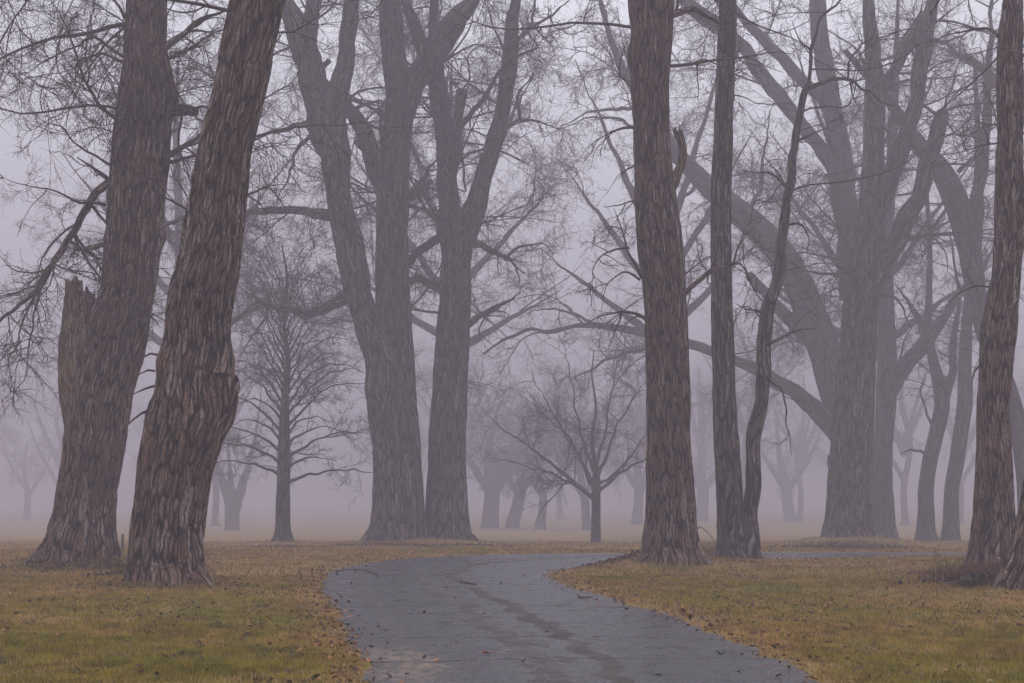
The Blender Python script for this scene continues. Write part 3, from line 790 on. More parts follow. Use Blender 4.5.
T6 = build_tree('slim greenish forked trunk standing beside the thick straight trunk', 38.4, None,
    [[(734, 560, 36), (732, 550, 31), (731, 530, 27), (730, 500, 25), (727, 450, 25), (724, 400, 23), (723, 350, 22), (722, 300, 21), (721, 250, 20), (721, 200, 20), (723, 146, 19),
      (725, 88, 17.5), (727, 40, 18), (728, 0, 17), (730, -100, 15), (722, -250, 10), (720, -380, 5)],
     [(746, 562, 30), (748, 545, 22), (749, 520, 16), (751, 490, 14), (752, 460, 14), (757, 430, 13.5), (761, 400, 13.5), (763, 350, 14), (766, 312, 15), (773, 290, 13), (779, 255, 12.5), (785, 220, 11),
      (790, 190, 10), (794, 150, 10), (799, 117, 10), (804, 95, 10), (810, 82, 6), (812, 53, 5), (815, 28, 4), (827, 12, 4), (841, 0, 3), (870, -40, 2)]],
    limbs=[[(808, 88, 6), (821, 84, 6), (835, 80, 5.5), (850, 78, 5), (867, 91, 4), (885, 102, 3), (903, 109, 2)], [(848, 78, 3), (851, 60, 3), (862, 48, 3), (880, 38, 2.5), (905, 32, 2), (940, 30, 1.5)],
           [(765, 345, 5), (778, 341, 4), (795, 331, 3.5), (818, 326, 2)], [(788, 188, 5), (778, 180, 4), (766, 172, 3), (742, 170, 2)], [(764, 313, 5), (755, 310, 4), (745, 308, 3), (736, 303, 2)],
           [(763, 375, 4), (775, 385, 3), (785, 400, 3), (788, 430, 2), (792, 460, 1.5)], [(796, 140, 4), (805, 138, 4), (818, 132, 3), (830, 128, 2)], [(786, 225, 3), (800, 224, 3), (807, 240, 2), (808, 262, 2)],
           [(812, 50, 2.5), (800, 40, 2), (790, 20, 2)], [(850, 79, 3), (852, 95, 2), (860, 110, 1.5)]],
    auto=dict(n=8, z0=9, L=(3, 5.5), r=(.02, .045), stemtw=1.0), barkm=BARK_GREY, seed=41, hi=36, amp=.02, freq=8, flare=(5, .06, .4), tw=1.0, zlow=3.2)

# --- the great spreading tree behind
T7 = build_tree('massive many-stemmed trunk on a mound, just beyond the far stretch of path', 62, None,
    [[(848, 553, 64), (848, 542, 54), (848, 530, 48), (849, 515, 44), (850, 480, 42), (851, 450, 40), (854, 400, 37), (858, 350, 35), (861, 300, 34), (865, 270, 34), (869, 235, 28),
      (872, 200, 23), (874, 150, 19), (875, 100, 17), (873, 58, 14), (868, 0, 13), (866, -60, 11), (870, -160, 8), (875, -260, 4)],
     [(868, 290, 22), (876, 272, 20), (884, 258, 19), (898, 236, 17), (910, 214, 15.5), (922, 185, 15), (932, 150, 14), (940, 118, 13), (943, 110, 10)],
     [(872, 230, 17), (878, 205, 19), (886, 190, 18), (893, 176, 17), (901, 150, 15), (908, 126, 15), (917, 88, 16), (925, 40, 17), (932, 0, 19), (945, -60, 15), (960, -160, 10), (970, -260, 5)],
     [(926, 15, 13), (915, 32, 13), (903, 50, 12), (892, 72, 10), (880, 98, 8)]],
    limbs=[[(943, 112, 4), (950, 92, 3), (955, 75, 3), (962, 52, 2.5)], [(940, 120, 5), (930, 108, 5), (920, 103, 4), (908, 100, 3)], [(846, 284, 5), (838, 276, 4.5), (825, 273, 4), (808, 272, 3)],
           [(845, 300, 4), (838, 288, 3.5), (828, 295, 3), (822, 310, 2)], [(880, 295, 4), (895, 298, 4), (906, 312, 3), (912, 330, 2.5)], [(931, 40, 5), (945, 42, 4), (960, 35, 3), (985, 28, 2)],
           [(944, 120, 3), (960, 135, 3), (972, 130, 2)], [(833, 468, 8), (829, 462, 7), (828, 455, 4)]],
    auto=dict(n=36, z0=8, L=(4, 7), stemtw=.7), barkm=BARK_GREY, seed=52, hi=30, amp=.06, freq=5, flare=(6, .22, .6), tw=1.1, zlow=4)
T7b = build_tree('pale huge tree leaning left behind the many-stemmed trunk, long boughs reaching across', 80, None,
    [[(856, 541, 34), (854, 520, 28), (851, 480, 26), (846, 430, 28), (836, 390, 32), (824, 350, 31), (810, 312, 29), (794, 275, 27), (772, 242, 26), (740, 214, 24), (712, 190, 20), (690, 168, 16), (668, 140, 12), (640, 100, 9), (615, 50, 6), (600, 0, 4)],
     [(852, 300, 22), (850, 250, 24), (846, 210, 24), (841, 170, 23), (835, 130, 22), (826, 80, 18), (820, 30, 16), (818, -30, 13), (815, -120, 8)],
     [(846, 205, 15), (832, 170, 13), (815, 142, 13), (794, 116, 14), (768, 82, 14), (742, 48, 13), (717, 26, 13), (695, 10, 13), (672, -12, 12), (640, -60, 9)],
     [(836, 120, 14), (822, 100, 13), (808, 88, 12), (782, 60, 12), (753, 30, 11), (730, 0, 9), (710, -40, 7)],
     [(840, 434, 22), (826, 420, 20), (812, 406, 18), (790, 390, 14), (762, 372, 12), (734, 360, 10), (700, 348, 10), (660, 338, 9), (620, 329, 8), (578, 326, 7), (550, 332, 7), (530, 328, 6), (508, 338, 5), (482, 354, 4)],
     [(826, 355, 14), (815, 345, 13), (800, 332, 12), (785, 315, 11), (770, 300, 10), (748, 275, 8)]],
    limbs=[[(690, 345, 7), (660, 346, 7), (635, 351, 7), (612, 358, 6), (590, 370, 6), (573, 379, 4)], [(690, 170, 7), (660, 150, 5), (620, 120, 5), (590, 118, 4), (560, 130, 3)],
           [(650, 112, 5), (620, 108, 5), (590, 112, 4), (563, 128, 3)], [(628, 75, 5), (612, 40, 4), (605, 10, 3)], [(700, 180, 6), (680, 200, 5), (655, 205, 4)],
           [(640, 100, 5), (630, 60, 4), (640, 20, 3)], [(745, 218, 7), (760, 190, 6), (765, 150, 5), (770, 110, 4)], [(600, 328, 4), (570, 312, 4), (540, 310, 3), (520, 318, 2)]],
    auto=dict(n=34, z0=7, L=(4, 8), stemtw=.6), barkm=BARK_FAR, seed=53, hi=20, amp=.05, freq=4, tw=1.05, zlow=6, thick=1.15)

# --- the right hand trees
T8 = build_tree('straight dark trunk near the right edge, a side stem rising along its right', 31, None,
    [[(993, 576, 62), (993, 562, 50), (993, 545, 43), (994, 520, 40), (994, 500, 37), (994, 450, 32), (994, 400, 31), (996, 360, 32), (999, 330, 33), (1003, 300, 29), (1007, 260, 26), (1009, 200, 25),
      (1010, 150, 24), (1010, 100, 24), (1010, 60, 24.5), (1011, 30, 22), (1013, 0, 18), (1018, -100, 19), (1022, -300, 14), (1018, -450, 8)],
     [(1001, 345, 14), (1009, 310, 12), (1014, 275, 11), (1017, 240, 12), (1026, 210, 12), (1036, 150, 11), (1044, 60, 9), (1050, -40, 6)]],
    limbs=[[(1003, 40, 5), (985, 28, 4), (960, 30, 3), (935, 45, 2)], [(1000, 290, 3), (975, 285, 3), (955, 290, 2)], [(984, 360, 4), (975, 372, 3), (972, 385, 2)]],
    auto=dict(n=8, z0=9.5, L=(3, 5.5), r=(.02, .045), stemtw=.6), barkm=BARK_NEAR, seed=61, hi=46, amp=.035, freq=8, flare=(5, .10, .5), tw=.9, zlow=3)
T9 = build_tree('dark flared trunk cut off by the right edge of the view, in weeds', 23.2, None,
    [[(1066, 600, 150), (1065, 590, 128), (1066, 565, 112), (1067, 540, 100), (1068, 500, 86), (1072, 450, 82), (1076, 400, 80), (1082, 200, 76), (1095, 0, 70), (1110, -300, 54), (1115, -700, 28), (1115, -900, 10)]],
    limbs=[[(1080, -60, 12), (1040, -90, 10), (1000, -80, 7), (960, -40, 5), (930, 10, 3)]],
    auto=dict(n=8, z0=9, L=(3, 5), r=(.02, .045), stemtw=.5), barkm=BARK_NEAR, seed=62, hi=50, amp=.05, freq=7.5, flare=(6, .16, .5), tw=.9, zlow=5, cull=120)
T10 = build_tree('pale trunk close behind the massive one, a diagonal bough crossing to the right', 86, None,
    [[(885, 542, 34), (885, 535, 26), (884, 520, 22), (883, 460, 18), (886, 400, 20), (887, 350, 18), (886, 300, 15), (887, 250, 13), (890, 180, 10), (895, 90, 7), (898, 0, 4)],
     [(888, 398, 15), (898, 380, 14), (910, 360, 15), (924, 343, 15), (941, 320, 12), (955, 302, 10), (968, 286, 8), (985, 262, 6), (1000, 230, 4)]],
    limbs=[[(926, 338, 9), (918, 318, 8), (908, 300, 6), (896, 285, 4)], [(898, 368, 4), (905, 340, 3), (915, 322, 3)]],
    auto=dict(n=14, z0=6, L=(3, 5), stemtw=.8), barkm=BARK_FAR, seed=71, hi=20, amp=.03, freq=5, tw=1.0, zlow=4.5, thick=1.1)
T11 = build_tree('pale curved trunk in the fog, left one of the pair beside the dark right trunk', 84, None,
    [[(927, 543, 24), (926, 530, 18), (926, 510, 16), (926, 488, 14), (930, 460, 14), (937, 430, 14), (942, 405, 15), (938, 380, 12), (932, 355, 9), (928, 320, 7), (930, 260, 5), (926, 180, 3)],
     [(942, 408, 10), (950, 380, 8), (955, 340, 7), (958, 290, 5), (950, 230, 3)]],
    limbs=[[(928, 455, 4), (918, 451, 4), (908, 450, 4), (898, 455, 2)], [(932, 425, 4), (926, 410, 3), (922, 395, 3), (925, 375, 2)]],
    auto=dict(n=12, z0=5, L=(2.5, 4.5), stemtw=.8), barkm=BARK_FAR, seed=72, hi=18, amp=.03, freq=5, tw=1.0, zlow=4.5, thick=1.1)
T12 = build_tree('pale leaning trunk in the fog, right one of the pair beside the dark right trunk', 83, None,
    [[(950, 543, 20), (951, 520, 16), (952, 488, 14), (957, 460, 14), (961, 430, 14), (965, 400, 14), (965, 360, 12), (968, 310, 10), (975, 240, 8), (978, 150, 6), (975, 60, 3)]],
    auto=dict(n=12, z0=5, L=(3, 5), stemtw=.8), barkm=BARK_FAR, seed=73, hi=18, amp=.03, freq=5, tw=1.0, zlow=5, thick=1.15)
T13 = build_tree('arching bough tree rising behind the dark right trunk and bending left', 72, None,
    [[(1036, 545, 40), (1033, 530, 28), (1028, 480, 22), (1019, 430, 18), (1006, 385, 17), (991, 347, 17), (980, 315, 17), (973, 270, 20), (966, 235, 22), (955, 200, 23), (940, 170, 20), (918, 143, 14), (897, 112, 10), (870, 80, 7), (845, 50, 4)],
     [(972, 262, 15), (978, 200, 13), (985, 140, 11), (990, 60, 8), (992, -40, 4)]],
    limbs=[[(1060, 120, 10), (1030, 108, 13), (1000, 86, 14), (975, 65, 12), (958, 53, 9), (940, 42, 6), (915, 38, 4)], [(950, 205, 5), (935, 222, 4), (928, 245, 3), (922, 260, 2)], [(958, 172, 6), (972, 158, 5), (985, 152, 4), (1000, 148, 3)]],
    auto=dict(n=22, z0=7, L=(3, 6.5), stemtw=.7), barkm=BARK_FAR, seed=74, hi=22, amp=.04, freq=5, tw=1.0, zlow=5, thick=1.1)

# --- young trees
def young_limbs(cx, ybase, ytop, n, rmax, seed, rise=.55):
    rng = np.random.default_rng(seed); out = []
    for k in range(n):
        t = (k/(n-1))**.9
        y0 = ybase+(ytop-ybase)*t
        sgn = -1 if k % 2 else 1
        L = (rmax*(1-.55*t**2.2)*.95+6)*rng.uniform(.75, 1.1)*rng.choice([1, 1, .6])
        up = L*(.12+2.0*t)*rise+6
        w = 5.2*(1-.7*t)
        sx = sgn*L
        out.append([(cx, y0+4, w), (cx+sx*.12, y0-up*.25, w*.8), (cx+sx*.35, y0-up*.75, w*.62), (cx+sx*.65, y0-up*(.95), w*.45), (cx+sx, y0-up*(.95-.35*(1-t)), 1.2)])
    return out
YO = build_tree('young symmetrical tree with a straight thin trunk and arching side boughs, left of centre', 63, None,
    [[(283, 549, 40), (283, 541, 24), (283, 530, 16), (283, 510, 14), (283.5, 480, 13), (284, 450, 12), (285, 400, 8), (288, 360, 5), (284, 320, 3.5), (287, 280, 2.2), (282, 245, 1.2)]],
    limbs=young_limbs(284, 482, 285, 42, 100, 77), auto=dict(n=0, stemtw=2.2, z0=3), barkm=BARK_FAR, seed=81, hi=30, amp=.015, freq=6, flare=(5, .05, .3), tw=1.45, zlow=1.0, droop=.03, name='young_tree', group='young trees in the fog')
ST = build_tree('small round-headed bare tree with fan-shaped boughs behind the path bend', 72, None,
    [[(596, 549, 17), (596, 541, 11), (596, 525, 9.5), (596, 500, 9), (596, 482, 9), (596, 468, 5), (592, 440, 3.5), (596, 410, 2.5), (592, 375, 1.5), (594, 350, 1)]],
    limbs=[[(595, 500, 6), (580, 487, 5.5), (560, 470, 5), (530, 446, 4), (500, 427, 3), (484, 410, 2)], [(597, 492, 5), (612, 480, 4.5), (630, 467, 4), (648, 455, 3), (670, 430, 2)],
           [(596, 490, 5), (585, 468, 4), (570, 440, 3.5), (548, 405, 3), (530, 370, 2)], [(596, 480, 4.5), (606, 455, 4), (618, 425, 3), (640, 390, 2.5), (655, 365, 1.5)],
           [(595, 475, 4), (585, 445, 3.5), (575, 405, 3), (568, 360, 2), (560, 335, 1.5)], [(596, 470, 4), (605, 430, 3), (612, 390, 2.5), (622, 350, 2), (630, 330, 1.5)],
           [(594, 497, 4.5), (570, 482, 4), (540, 470, 3), (510, 462, 2), (490, 462, 1.5)], [(597, 486, 4), (620, 470, 3), (640, 440, 2.5), (665, 420, 2)], [(590, 485, 4), (578, 455, 3), (555, 425, 3), (520, 395, 2)]],
    auto=dict(n=0, stemtw=1.6, z0=3), barkm=BARK_FAR, seed=82, hi=30, amp=.01, freq=6, flare=(4, .04, .3), tw=.95, zlow=1.2, droop=.01, name='young_tree', group='young trees in the fog', thick=1.1)
VT = build_tree('short V-forked tree fading in the fog behind the young tree', 150, None,
    [[(232, 534, 22), (232, 528, 15), (232, 512, 14), (230, 500, 12), (224, 485, 9), (216, 465, 6), (205, 440, 4), (196, 400, 2)],
     [(233, 512, 12), (238, 495, 11), (245, 478, 8), (250, 460, 6), (258, 420, 4), (262, 380, 2)], [(232, 505, 8), (231, 480, 6), (228, 450, 4), (230, 400, 2)]],
    auto=dict(n=26, z0=3.4, L=(2, 4), r=(.03, .05), el=(.1, 1), stemtw=1.5), barkm=BARK_FAR, seed=83, hi=16, amp=.02, freq=5, flare=(4, .05, .3), tw=1.1, zlow=2.4, thick=1.3)
far_specs = [
    (490, 530, 150, 18, 'faint thick trunk in the fog seen right beside the middle tree pair'), (513, 530, 153, 14, 'faint trunk leaning right in the fog, second from the middle tree pair'),
    (541, 532, 146, 9, 'faint thin trunk in the fog left of the small round-headed tree'), (587, 533, 140, 10, 'faint trunk in the fog directly behind the small round-headed tree'),
    (27, 521, 232, 7, 'faint small tree at the far left, its thin trunk beyond the broken trunk'), (637, 527, 180, 11, 'very faint trunk just left of the thick straight trunk'),
    (790, 524, 210, 12, 'very faint trunk between the slim forked tree and the massive one'), (702, 524, 212, 13, 'very faint trunk between the thick straight trunk and the slim one')]
for k, (px, py, D, w, lb) in enumerate(far_specs):
    rg = np.random.default_rng(300+k)
    top = [395, 380, 415, 400, 425, 400, 390, 410][k]
    hgt = py-top
    ln = rg.uniform(-.12, .12)
    if k == 1: ln = .18
    D += 14; st = [[(px, py+2, w*1.15), (px, py-8, w*1.0), (px+ln*hgt*.12, py-hgt*.12, w*.9), (px+ln*hgt*.3, py-hgt*.3, w*.8), (px+ln*hgt*.5-4, py-hgt*.55, w*.42), (px+ln*hgt, py-hgt*.85, w*.12)]]
    for sg in (-1, 1):
        a = .22+.1*rg.uniform()
        st.append([(px+ln*hgt*a, py-hgt*a, w*.55), (px+ln*hgt*a+sg*hgt*.07, py-hgt*(a+.1), w*.5), (px+ln*hgt*a+sg*hgt*.18, py-hgt*(a+.28), w*.38), (px+ln*hgt*a+sg*hgt*.3, py-hgt*(a+.6), w*.12)])
    build_tree(lb, D, None, st, auto=dict(n=34, z0=3.8, L=(3, 7), r=(.04, .08), el=(-.05, .8), stemtw=1.0), barkm=BARK_FAR, seed=310+k, hi=12, amp=.03, freq=4, flare=(4, .06, .3), tw=.85, zlow=3, thick=1.8, group='trees fading out in the fog', cull=60)

# pale canopies standing behind the near trunks
def canopy(label, px, D, seed, tips):
    gy_ = HZ+(H+float(np.interp(D, [85, 150], [.82, 1.6])))*F/D
    st = [[(px, gy_+3, 18), (px, gy_-20, 13), (px+1, gy_-80, 12), (px-1, 330, 11), (px+2, 240, 9), (px-2, 140, 6), (px, 60, 3)]]
    for k, (y0, x1, y1) in enumerate(tips):
        dx = x1-px
        st.append([(px, y0, 9), (px+dx*.22, y0-(y0-y1)*.18, 7.5), (px+dx*.6, y0-(y0-y1)*.58, 5), (px+dx, y1, 1.5)])
    build_tree(label, D, None, st, auto=dict(n=26, z0=10, L=(4, 8), r=(.04, .08), el=(.1, 1.1), up=.02, stemtw=1.0), barkm=BARK_FAR, seed=seed, hi=12, amp=.03, freq=4, flare=(4, .06, .3),
               tw=.95, zlow=7, thick=1.5, droop=.01, group='trees fading out in the fog', cull=80)
canopy('pale tree hidden behind the thick straight trunk, its boughs sweeping up to both sides', 665, 92, 501, [(300, 560, 160), (260, 575, 60), (230, 612, -10), (200, 632, -60), (280, 760, 120), (240, 735, 20), (340, 540, 250), (330, 770, 230)])
canopy('pale tree hidden behind the forked trunk of the middle pair, boughs showing at its sides', 452, 98, 502, [(300, 350, 150), (260, 380, 40), (290, 560, 180), (230, 540, 60), (340, 330, 260), (350, 560, 290)])
canopy('pale tree hidden behind the leaning trunk, fine boughs filling the gap to the middle pair', 178, 95, 503, [(300, 60, 150), (250, 90, 30), (300, 290, 160), (240, 270, 50), (350, 50, 270), (350, 300, 280)])
canopy('pale tree hidden behind the massive trunk, fine boughs spreading over the right side', 868, 94, 504, [(300, 760, 150), (250, 790, 30), (300, 980, 150), (240, 950, 30), (350, 740, 270), (350, 1000, 260)])

# generic big background trees: three built, then copied
def bg_tree(seed, D, px, label):
    rg = np.random.default_rng(seed)
    py = HZ+(H+1.35)*F/D; s = 75/D*1.0
    def q(dx, up, w): return (px+dx*s, py-up*s, w*s)
    st = [[q(0, -4, 26), q(0, 10, 18), q(rg.uniform(-5, 5), 90, 15), q(rg.uniform(-15, 15), 200, 13), q(rg.uniform(-25, 25), 330, 12), q(rg.uniform(-30, 30), 460, 4)]]
    for k in range(5):
        u0 = rg.uniform(70, 230); sg = 1 if k % 2 else -1; sp = rg.uniform(60, 150)
        st.append([q(0, u0, 14), q(sg*sp*.25, u0+45, 12), q(sg*sp*.6, u0+120, 9), q(sg*sp, u0+rg.uniform(180, 260), 4)])
    return build_tree(label, D, None, st, auto=dict(n=34, z0=6, L=(4, 8), r=(.04, .09), el=(-.1, 1), stemtw=.5), barkm=BARK_FAR, seed=seed, hi=12, amp=.04, freq=4, flare=(5, .1, .4), tw=.62, zlow=4, thick=1.6, group='trees fading out in the fog', cull=4000)
bgl = ['tall tree lost in the fog far behind, only its branch haze showing']
protos = [bg_tree(401, 205, 455, bgl[0]), bg_tree(402, 215, 100, bgl[0]), bg_tree(403, 190, 905, bgl[0])]
spots = [(455, 140), (215, 118), (60, 150), (-20, 125), (560, 165), (640, 140), (745, 124), (860, 118), (960, 135), (1040, 122), (540, 185), (160, 170), (700, 160), (1100, 150), (-90, 150), (420, 180), (800, 150)]
rg = np.random.default_rng(5)
for k, (px, D) in enumerate(spots):
    src_ = protos[k % 3]
    r = src_.copy(); col.objects.link(r)
    D = D*1.55; r.location = ((px-CX)*D/F, D, -1.75); r.rotation_euler = (0, 0, rg.uniform(0, 6.28)); sc = rg.uniform(.85, 1.12); r.scale = (sc, sc, sc)
    for ch in list(src_.children):
        c = ch.copy(); col.objects.link(c); c.parent = r
        for g2 in ch.children:
            d_ = g2.copy(); col.objects.link(d_); d_.parent = c

# ------------------------------------------------------------------ small things
def weeds(px, py, sx, sy, n, h, cols, label, seed, name='dry_weeds', group='dead weeds at the tree feet'):
    rng = np.random.default_rng(seed)
    cx, cy = G(px, py); cz = float(ground_z(np.array([cx]), np.array([cy]))[0])
    x = cx+rng.normal(0, sx*.5, n); y = cy+rng.normal(0, sy*.5, n); z = ground_z(x, y)-.02
    d = np.stack([rng.normal(0, .25, n), rng.normal(0, .25, n), np.ones(n)], -1)
    L = h*rng.uniform(.35, 1.15, n)
    p, r = grow(np.stack([x, y, z], -1), d, L, rng.uniform(.0025, .005, n), 5, .13, -.01, rng, .4)
    q = spawn(p, r, 5/h*.5, .3, 1, .3, .9, rng, (.6, .9))
    p2, r2 = grow(q[0], q[1], L.mean()*rng.uniform(.15, .4, len(q[0])), np.maximum(q[2], .0018), 5, .15, .02, rng, .5)
    V, Fs = join([tubes(p, r, 3), tubes(p2, r2, 3)])
    cc = np.concatenate([np.repeat(np.asarray(cols)[rng.integers(0, len(cols), n)], 15, 0), np.repeat(np.asarray(cols)[rng.integers(0, len(cols), len(p2))], 15, 0)])
    o = mesh(name, V, Fs, WEEDS, colr=cc, origin=(cx, cy, cz)); o.location = (cx, cy, cz)
    return tag(o, label, 'weeds', group)
RB = [(.26, .12, .06), (.18, .085, .05), (.30, .17, .08)]; DK = [(.05, .033, .028), (.08, .05, .035)]; TN = [(.24, .16, .08), (.18, .11, .055)]
weeds(982, 590, 1.1, .35, 1300, .33, RB+DK, 'reddish brown dead weeds in front of the dark right trunk', 1)
weeds(942, 580, .30, .2, 60, .55, DK+RB, 'taller thin dead weed stalks at the left end of the weedy mound', 2)
weeds(712, 558, .45, .3, 260, .45, [(.26, .11, .055), (.20, .10, .055), (.16, .08, .05)], 'rusty orange weed tuft at the right foot of the thick straight trunk', 3)
weeds(132, 577, .55, .3, 240, .22, DK+[(.10, .09, .03)], 'dark tangle of weeds between the two big left trunks', 4)
weeds(208, 577, .18, .1, 22, .55, RB+TN, 'few thin stalks at the right foot of the leaning trunk', 5)
weeds(60, 566, 1.2, .3, 200, .25, DK+RB, 'low dark scrub at the foot of the broken leftmost trunk', 6)
weeds(848, 549, 2.2, .6, 700, .32, DK, 'low dark scrub on the mound of the massive trunk', 7)

GT = [(.36, .25, .09), (.20, .17, .03), (.28, .17, .07)]
weeds(166, 591, 1.25, .16, 420, .15, GT, 'fringe of longer grass round the front of the leaning trunk', 8)
weeds(672, 571, .85, .16, 300, .14, GT, 'fringe of longer grass round the front of the thick straight trunk', 9)
weeds(742, 561, .7, .15, 220, .14, GT, 'fringe of longer grass round the slim forked trunk', 10)
weeds(990, 577, .6, .15, 200, .16, GT, 'longer grass at the front of the straight dark right trunk', 11)
weeds(632, 566, .5, .2, 120, .12, DK+GT[2:], 'low dark tuft at the left foot of the thick straight trunk', 12)

def debris(px, py, sx, sy, hgt, cnt, label, seed):
    rng = np.random.default_rng(seed); cx, cy = G(px, py); cz = float(ground_z(np.array([cx]), np.array([cy]))[0])
    root = empty('leaf_pile', (cx, cy, cz), label, 'leaf pile')
    n = 40; th = np.linspace(0, 2*PI, n, endpoint=False)
    rings = [(1.15, -.5), (.85, .12), (.6, .5), (.3, .85)]
    V = []
    for f, z in rings:
        k = 1+.7*(fbm(np.cos(th)*2+seed, np.sin(th)*2)-.5)
        V.append(np.stack([np.cos(th)*sx*f*k, np.sin(th)*sy*f*k, z*hgt*(.7+.6*vnoise(np.cos(th)*3, np.sin(th)*3+seed))], -1))
    V = np.vstack(V+[np.array([[0, 0, hgt*.95]])])
    Fq = []
    for i in range(3):
        for j in range(n): k = (j+1) % n; Fq.append((i*n+j, i*n+k, (i+1)*n+k, (i+1)*n+j))
    Ft = [(3*n+j, 3*n+(j+1) % n, 4*n) for j in range(n)]
    mesh('mound', V, [np.array(Fq), np.array(Ft)], plain('dark_mulch', (.035, .022, .016), .95, .4, 12), root, smooth=True)
    a = rng.uniform(0, 2*PI, cnt); rr = np.abs(rng.normal(0, .62, cnt))
    x = np.cos(a)*sx*rr; y = np.sin(a)*sy*rr; z = hgt*np.exp(-rr**2*1.6)*.95+rng.uniform(0, .07, cnt)
    Vl, ql, cl = leaf_cloud(x, y, z, .085, [(.05, .03, .02), (.09, .05, .03), (.13, .07, .04), (.03, .02, .016)], seed, 1.0)
    tag(mesh('loose_leaves', Vl, ql, LEAVES, root, colr=cl), kind='stuff')
    m = 90
    p, r = grow(np.stack([rng.uniform(-sx, sx, m)*.8, rng.uniform(-sy, sy, m)*.7, rng.uniform(0, hgt, m)], -1), rng.normal(0, 1, (m, 3))*np.array([1, 1, .35]), rng.uniform(.2, .55, m), rng.uniform(.004, .009, m), 5, .1, 0, rng, .4)
    V2, F2 = tubes(p, r, 4); tag(mesh('loose_sticks', V2, F2, TWIG, root), kind='stuff')
debris(1012, 594, 1.0, .45, .09, 2800, 'dark leaf and brush pile at the foot of the right edge trunk', 31)

def stick(pts, D, w, label, name='fallen_twig', seed=0, m=TWIG, zoff=0, group='twigs lying on the path', cat='twig'):
    q = []
    for (px, py) in pts:
        x, y = G(px, py); q.append([x, y, .035+w/2+zoff, w])
    c = catmull(q, 14); rng = np.random.default_rng(seed)
    c[:, :3] += rng.normal(0, .004, (len(c), 3))
    r = c[:, 3]*np.linspace(1, .4, len(c))
    o0 = c[0, :3].copy()
    V, Fs, uv = tube_rings(c[:, :3], r, 8)
    p = np.array([c[:, :3]]); qq = spawn(p, r[None], 3, .2, .9, .4, .8, rng, (.5, .8))
    parts = [(V, Fs[0])]; ex = [Fs[1]]
    if qq:
        d = qq[1]; d[:, 2] = np.abs(d[:, 2])*.2
        parts.append(tubes(*grow(qq[0], d, rng.uniform(.08, .25, len(qq[0])), qq[2], 5, .1, 0, rng), 4))
    V, Fs = join(parts)
    o = mesh(name, V, Fs+ex, m, smooth=True, origin=o0); o.location = o0.tolist()
    return tag(o, label, cat, group)
stick([(336, 573), (352, 571), (364, 572), (372, 575), (380, 579)], 0, .016, 'crooked dark twig at the left edge of the path bend', seed=1)
stick([(460, 584), (468, 585.5), (477, 587)], 0, .022, 'short dark stick lying mid path before the bend', seed=2)
stick([(578, 600), (585, 600.4), (592, 600)], 0, .02, 'small dark stick near the right path edge', seed=3)
# bowed sapling shoot between the trunks
q = [[*P(694, 553, 34.5), .014], [*P(698, 528, 34.6), .012], [*P(706, 531, 34.7), .010], [*P(713, 539, 34.8), .008], [*P(717, 548, 34.9), .006]]
c = catmull(q, 20); V, Fs, uv = tube_rings(c[:, :3], c[:, 3], 7)
o = mesh('bowed_shoot', V, Fs, TWIG, smooth=True, origin=c[0, :3]); o.location = c[0, :3].tolist()
tag(o, 'bowed bare shoot arching between the thick straight trunk and the slim one', 'shoot')

def leaf(px, py, size, m, label, rot):
    x, y = G(px, py)
    ang = np.linspace(0, 2*PI, 24, endpoint=False)
    r = size*(.55+.22*np.abs(np.cos(ang*2.5))+.08*np.cos(ang*11))
    V = [(r[k]*math.cos(a)*1.25, r[k]*math.sin(a)*.8, .012+.35*size*abs(math.sin(a))*(.6+.4*math.cos(a*3))) for k, a in enumerate(ang)]
    n = len(V); V += [(v[0], v[1], v[2]-.003) for v in V]; V += [(0, 0, .010), (0, 0, .007)]
    T = [(k, (k+1) % n, 2*n) for k in range(n)]+[(n+(k+1) % n, n+k, 2*n+1) for k in range(n)]
    Q = [(k, n+k, n+(k+1) % n, (k+1) % n) for k in range(n)]
    p = np.array([[[size*.5, 0, .01], [size*1.1, 0, .018], [size*1.7, .01, .015]]]); rr = np.array([[.003, .0025, .002]])
    root = empty('fallen_leaf', (x, y, .036), label, 'leaf', 'single leaves on the path'); root.rotation_euler = (0, 0, rot)
    mesh('blade', np.array(V), [np.array(T), np.array(Q)], m, root)
    Vs_, Fs_ = tubes(p, rr, 5); mesh('stalk', Vs_, Fs_, m, root)
leaf(487, 658, .055, REDLEAF, 'single red leaf lying on the wet path', .4)
leaf(595, 641, .045, BROWNLEAF, 'curled dark leaf on the path right of the tyre track', 1.2)
leaf(547, 636, .04, BROWNLEAF, 'flat dark leaf in the middle of the path', 2.2)
leaf(754, 651, .05, BROWNLEAF, 'dark leaf beside the right edge of the path', -.5)

def stone(px, py, r, label):
    x, y = G(px, py); z = float(ground_z(np.array([x]), np.array([y]))[0])
    import bmesh
    bm = bmesh.new(); bmesh.ops.create_icosphere(bm, subdivisions=3, radius=r)
    for v in bm.verts:
        k = 1+.5*(float(vnoise(np.array([v.co.x/r*1.4+px]), np.array([v.co.y/r*1.4]), np.array([v.co.z/r*1.4]))[0])-.5)
        v.co = v.co*k; v.co.z *= .6
    me = bpy.data.meshes.new('stone'); bm.to_mesh(me); bm.free(); me.materials.append(STONE)
    o = bpy.data.objects.new('stone', me); col.objects.link(o); o.location = (x, y, z+r*.3)
    tag(o, label, 'stone')
stone(318, 553, .06, 'small white stone on the lawn left of the path bend')
stone(990, 681, .035, 'pale stone at the bottom right in the grass')

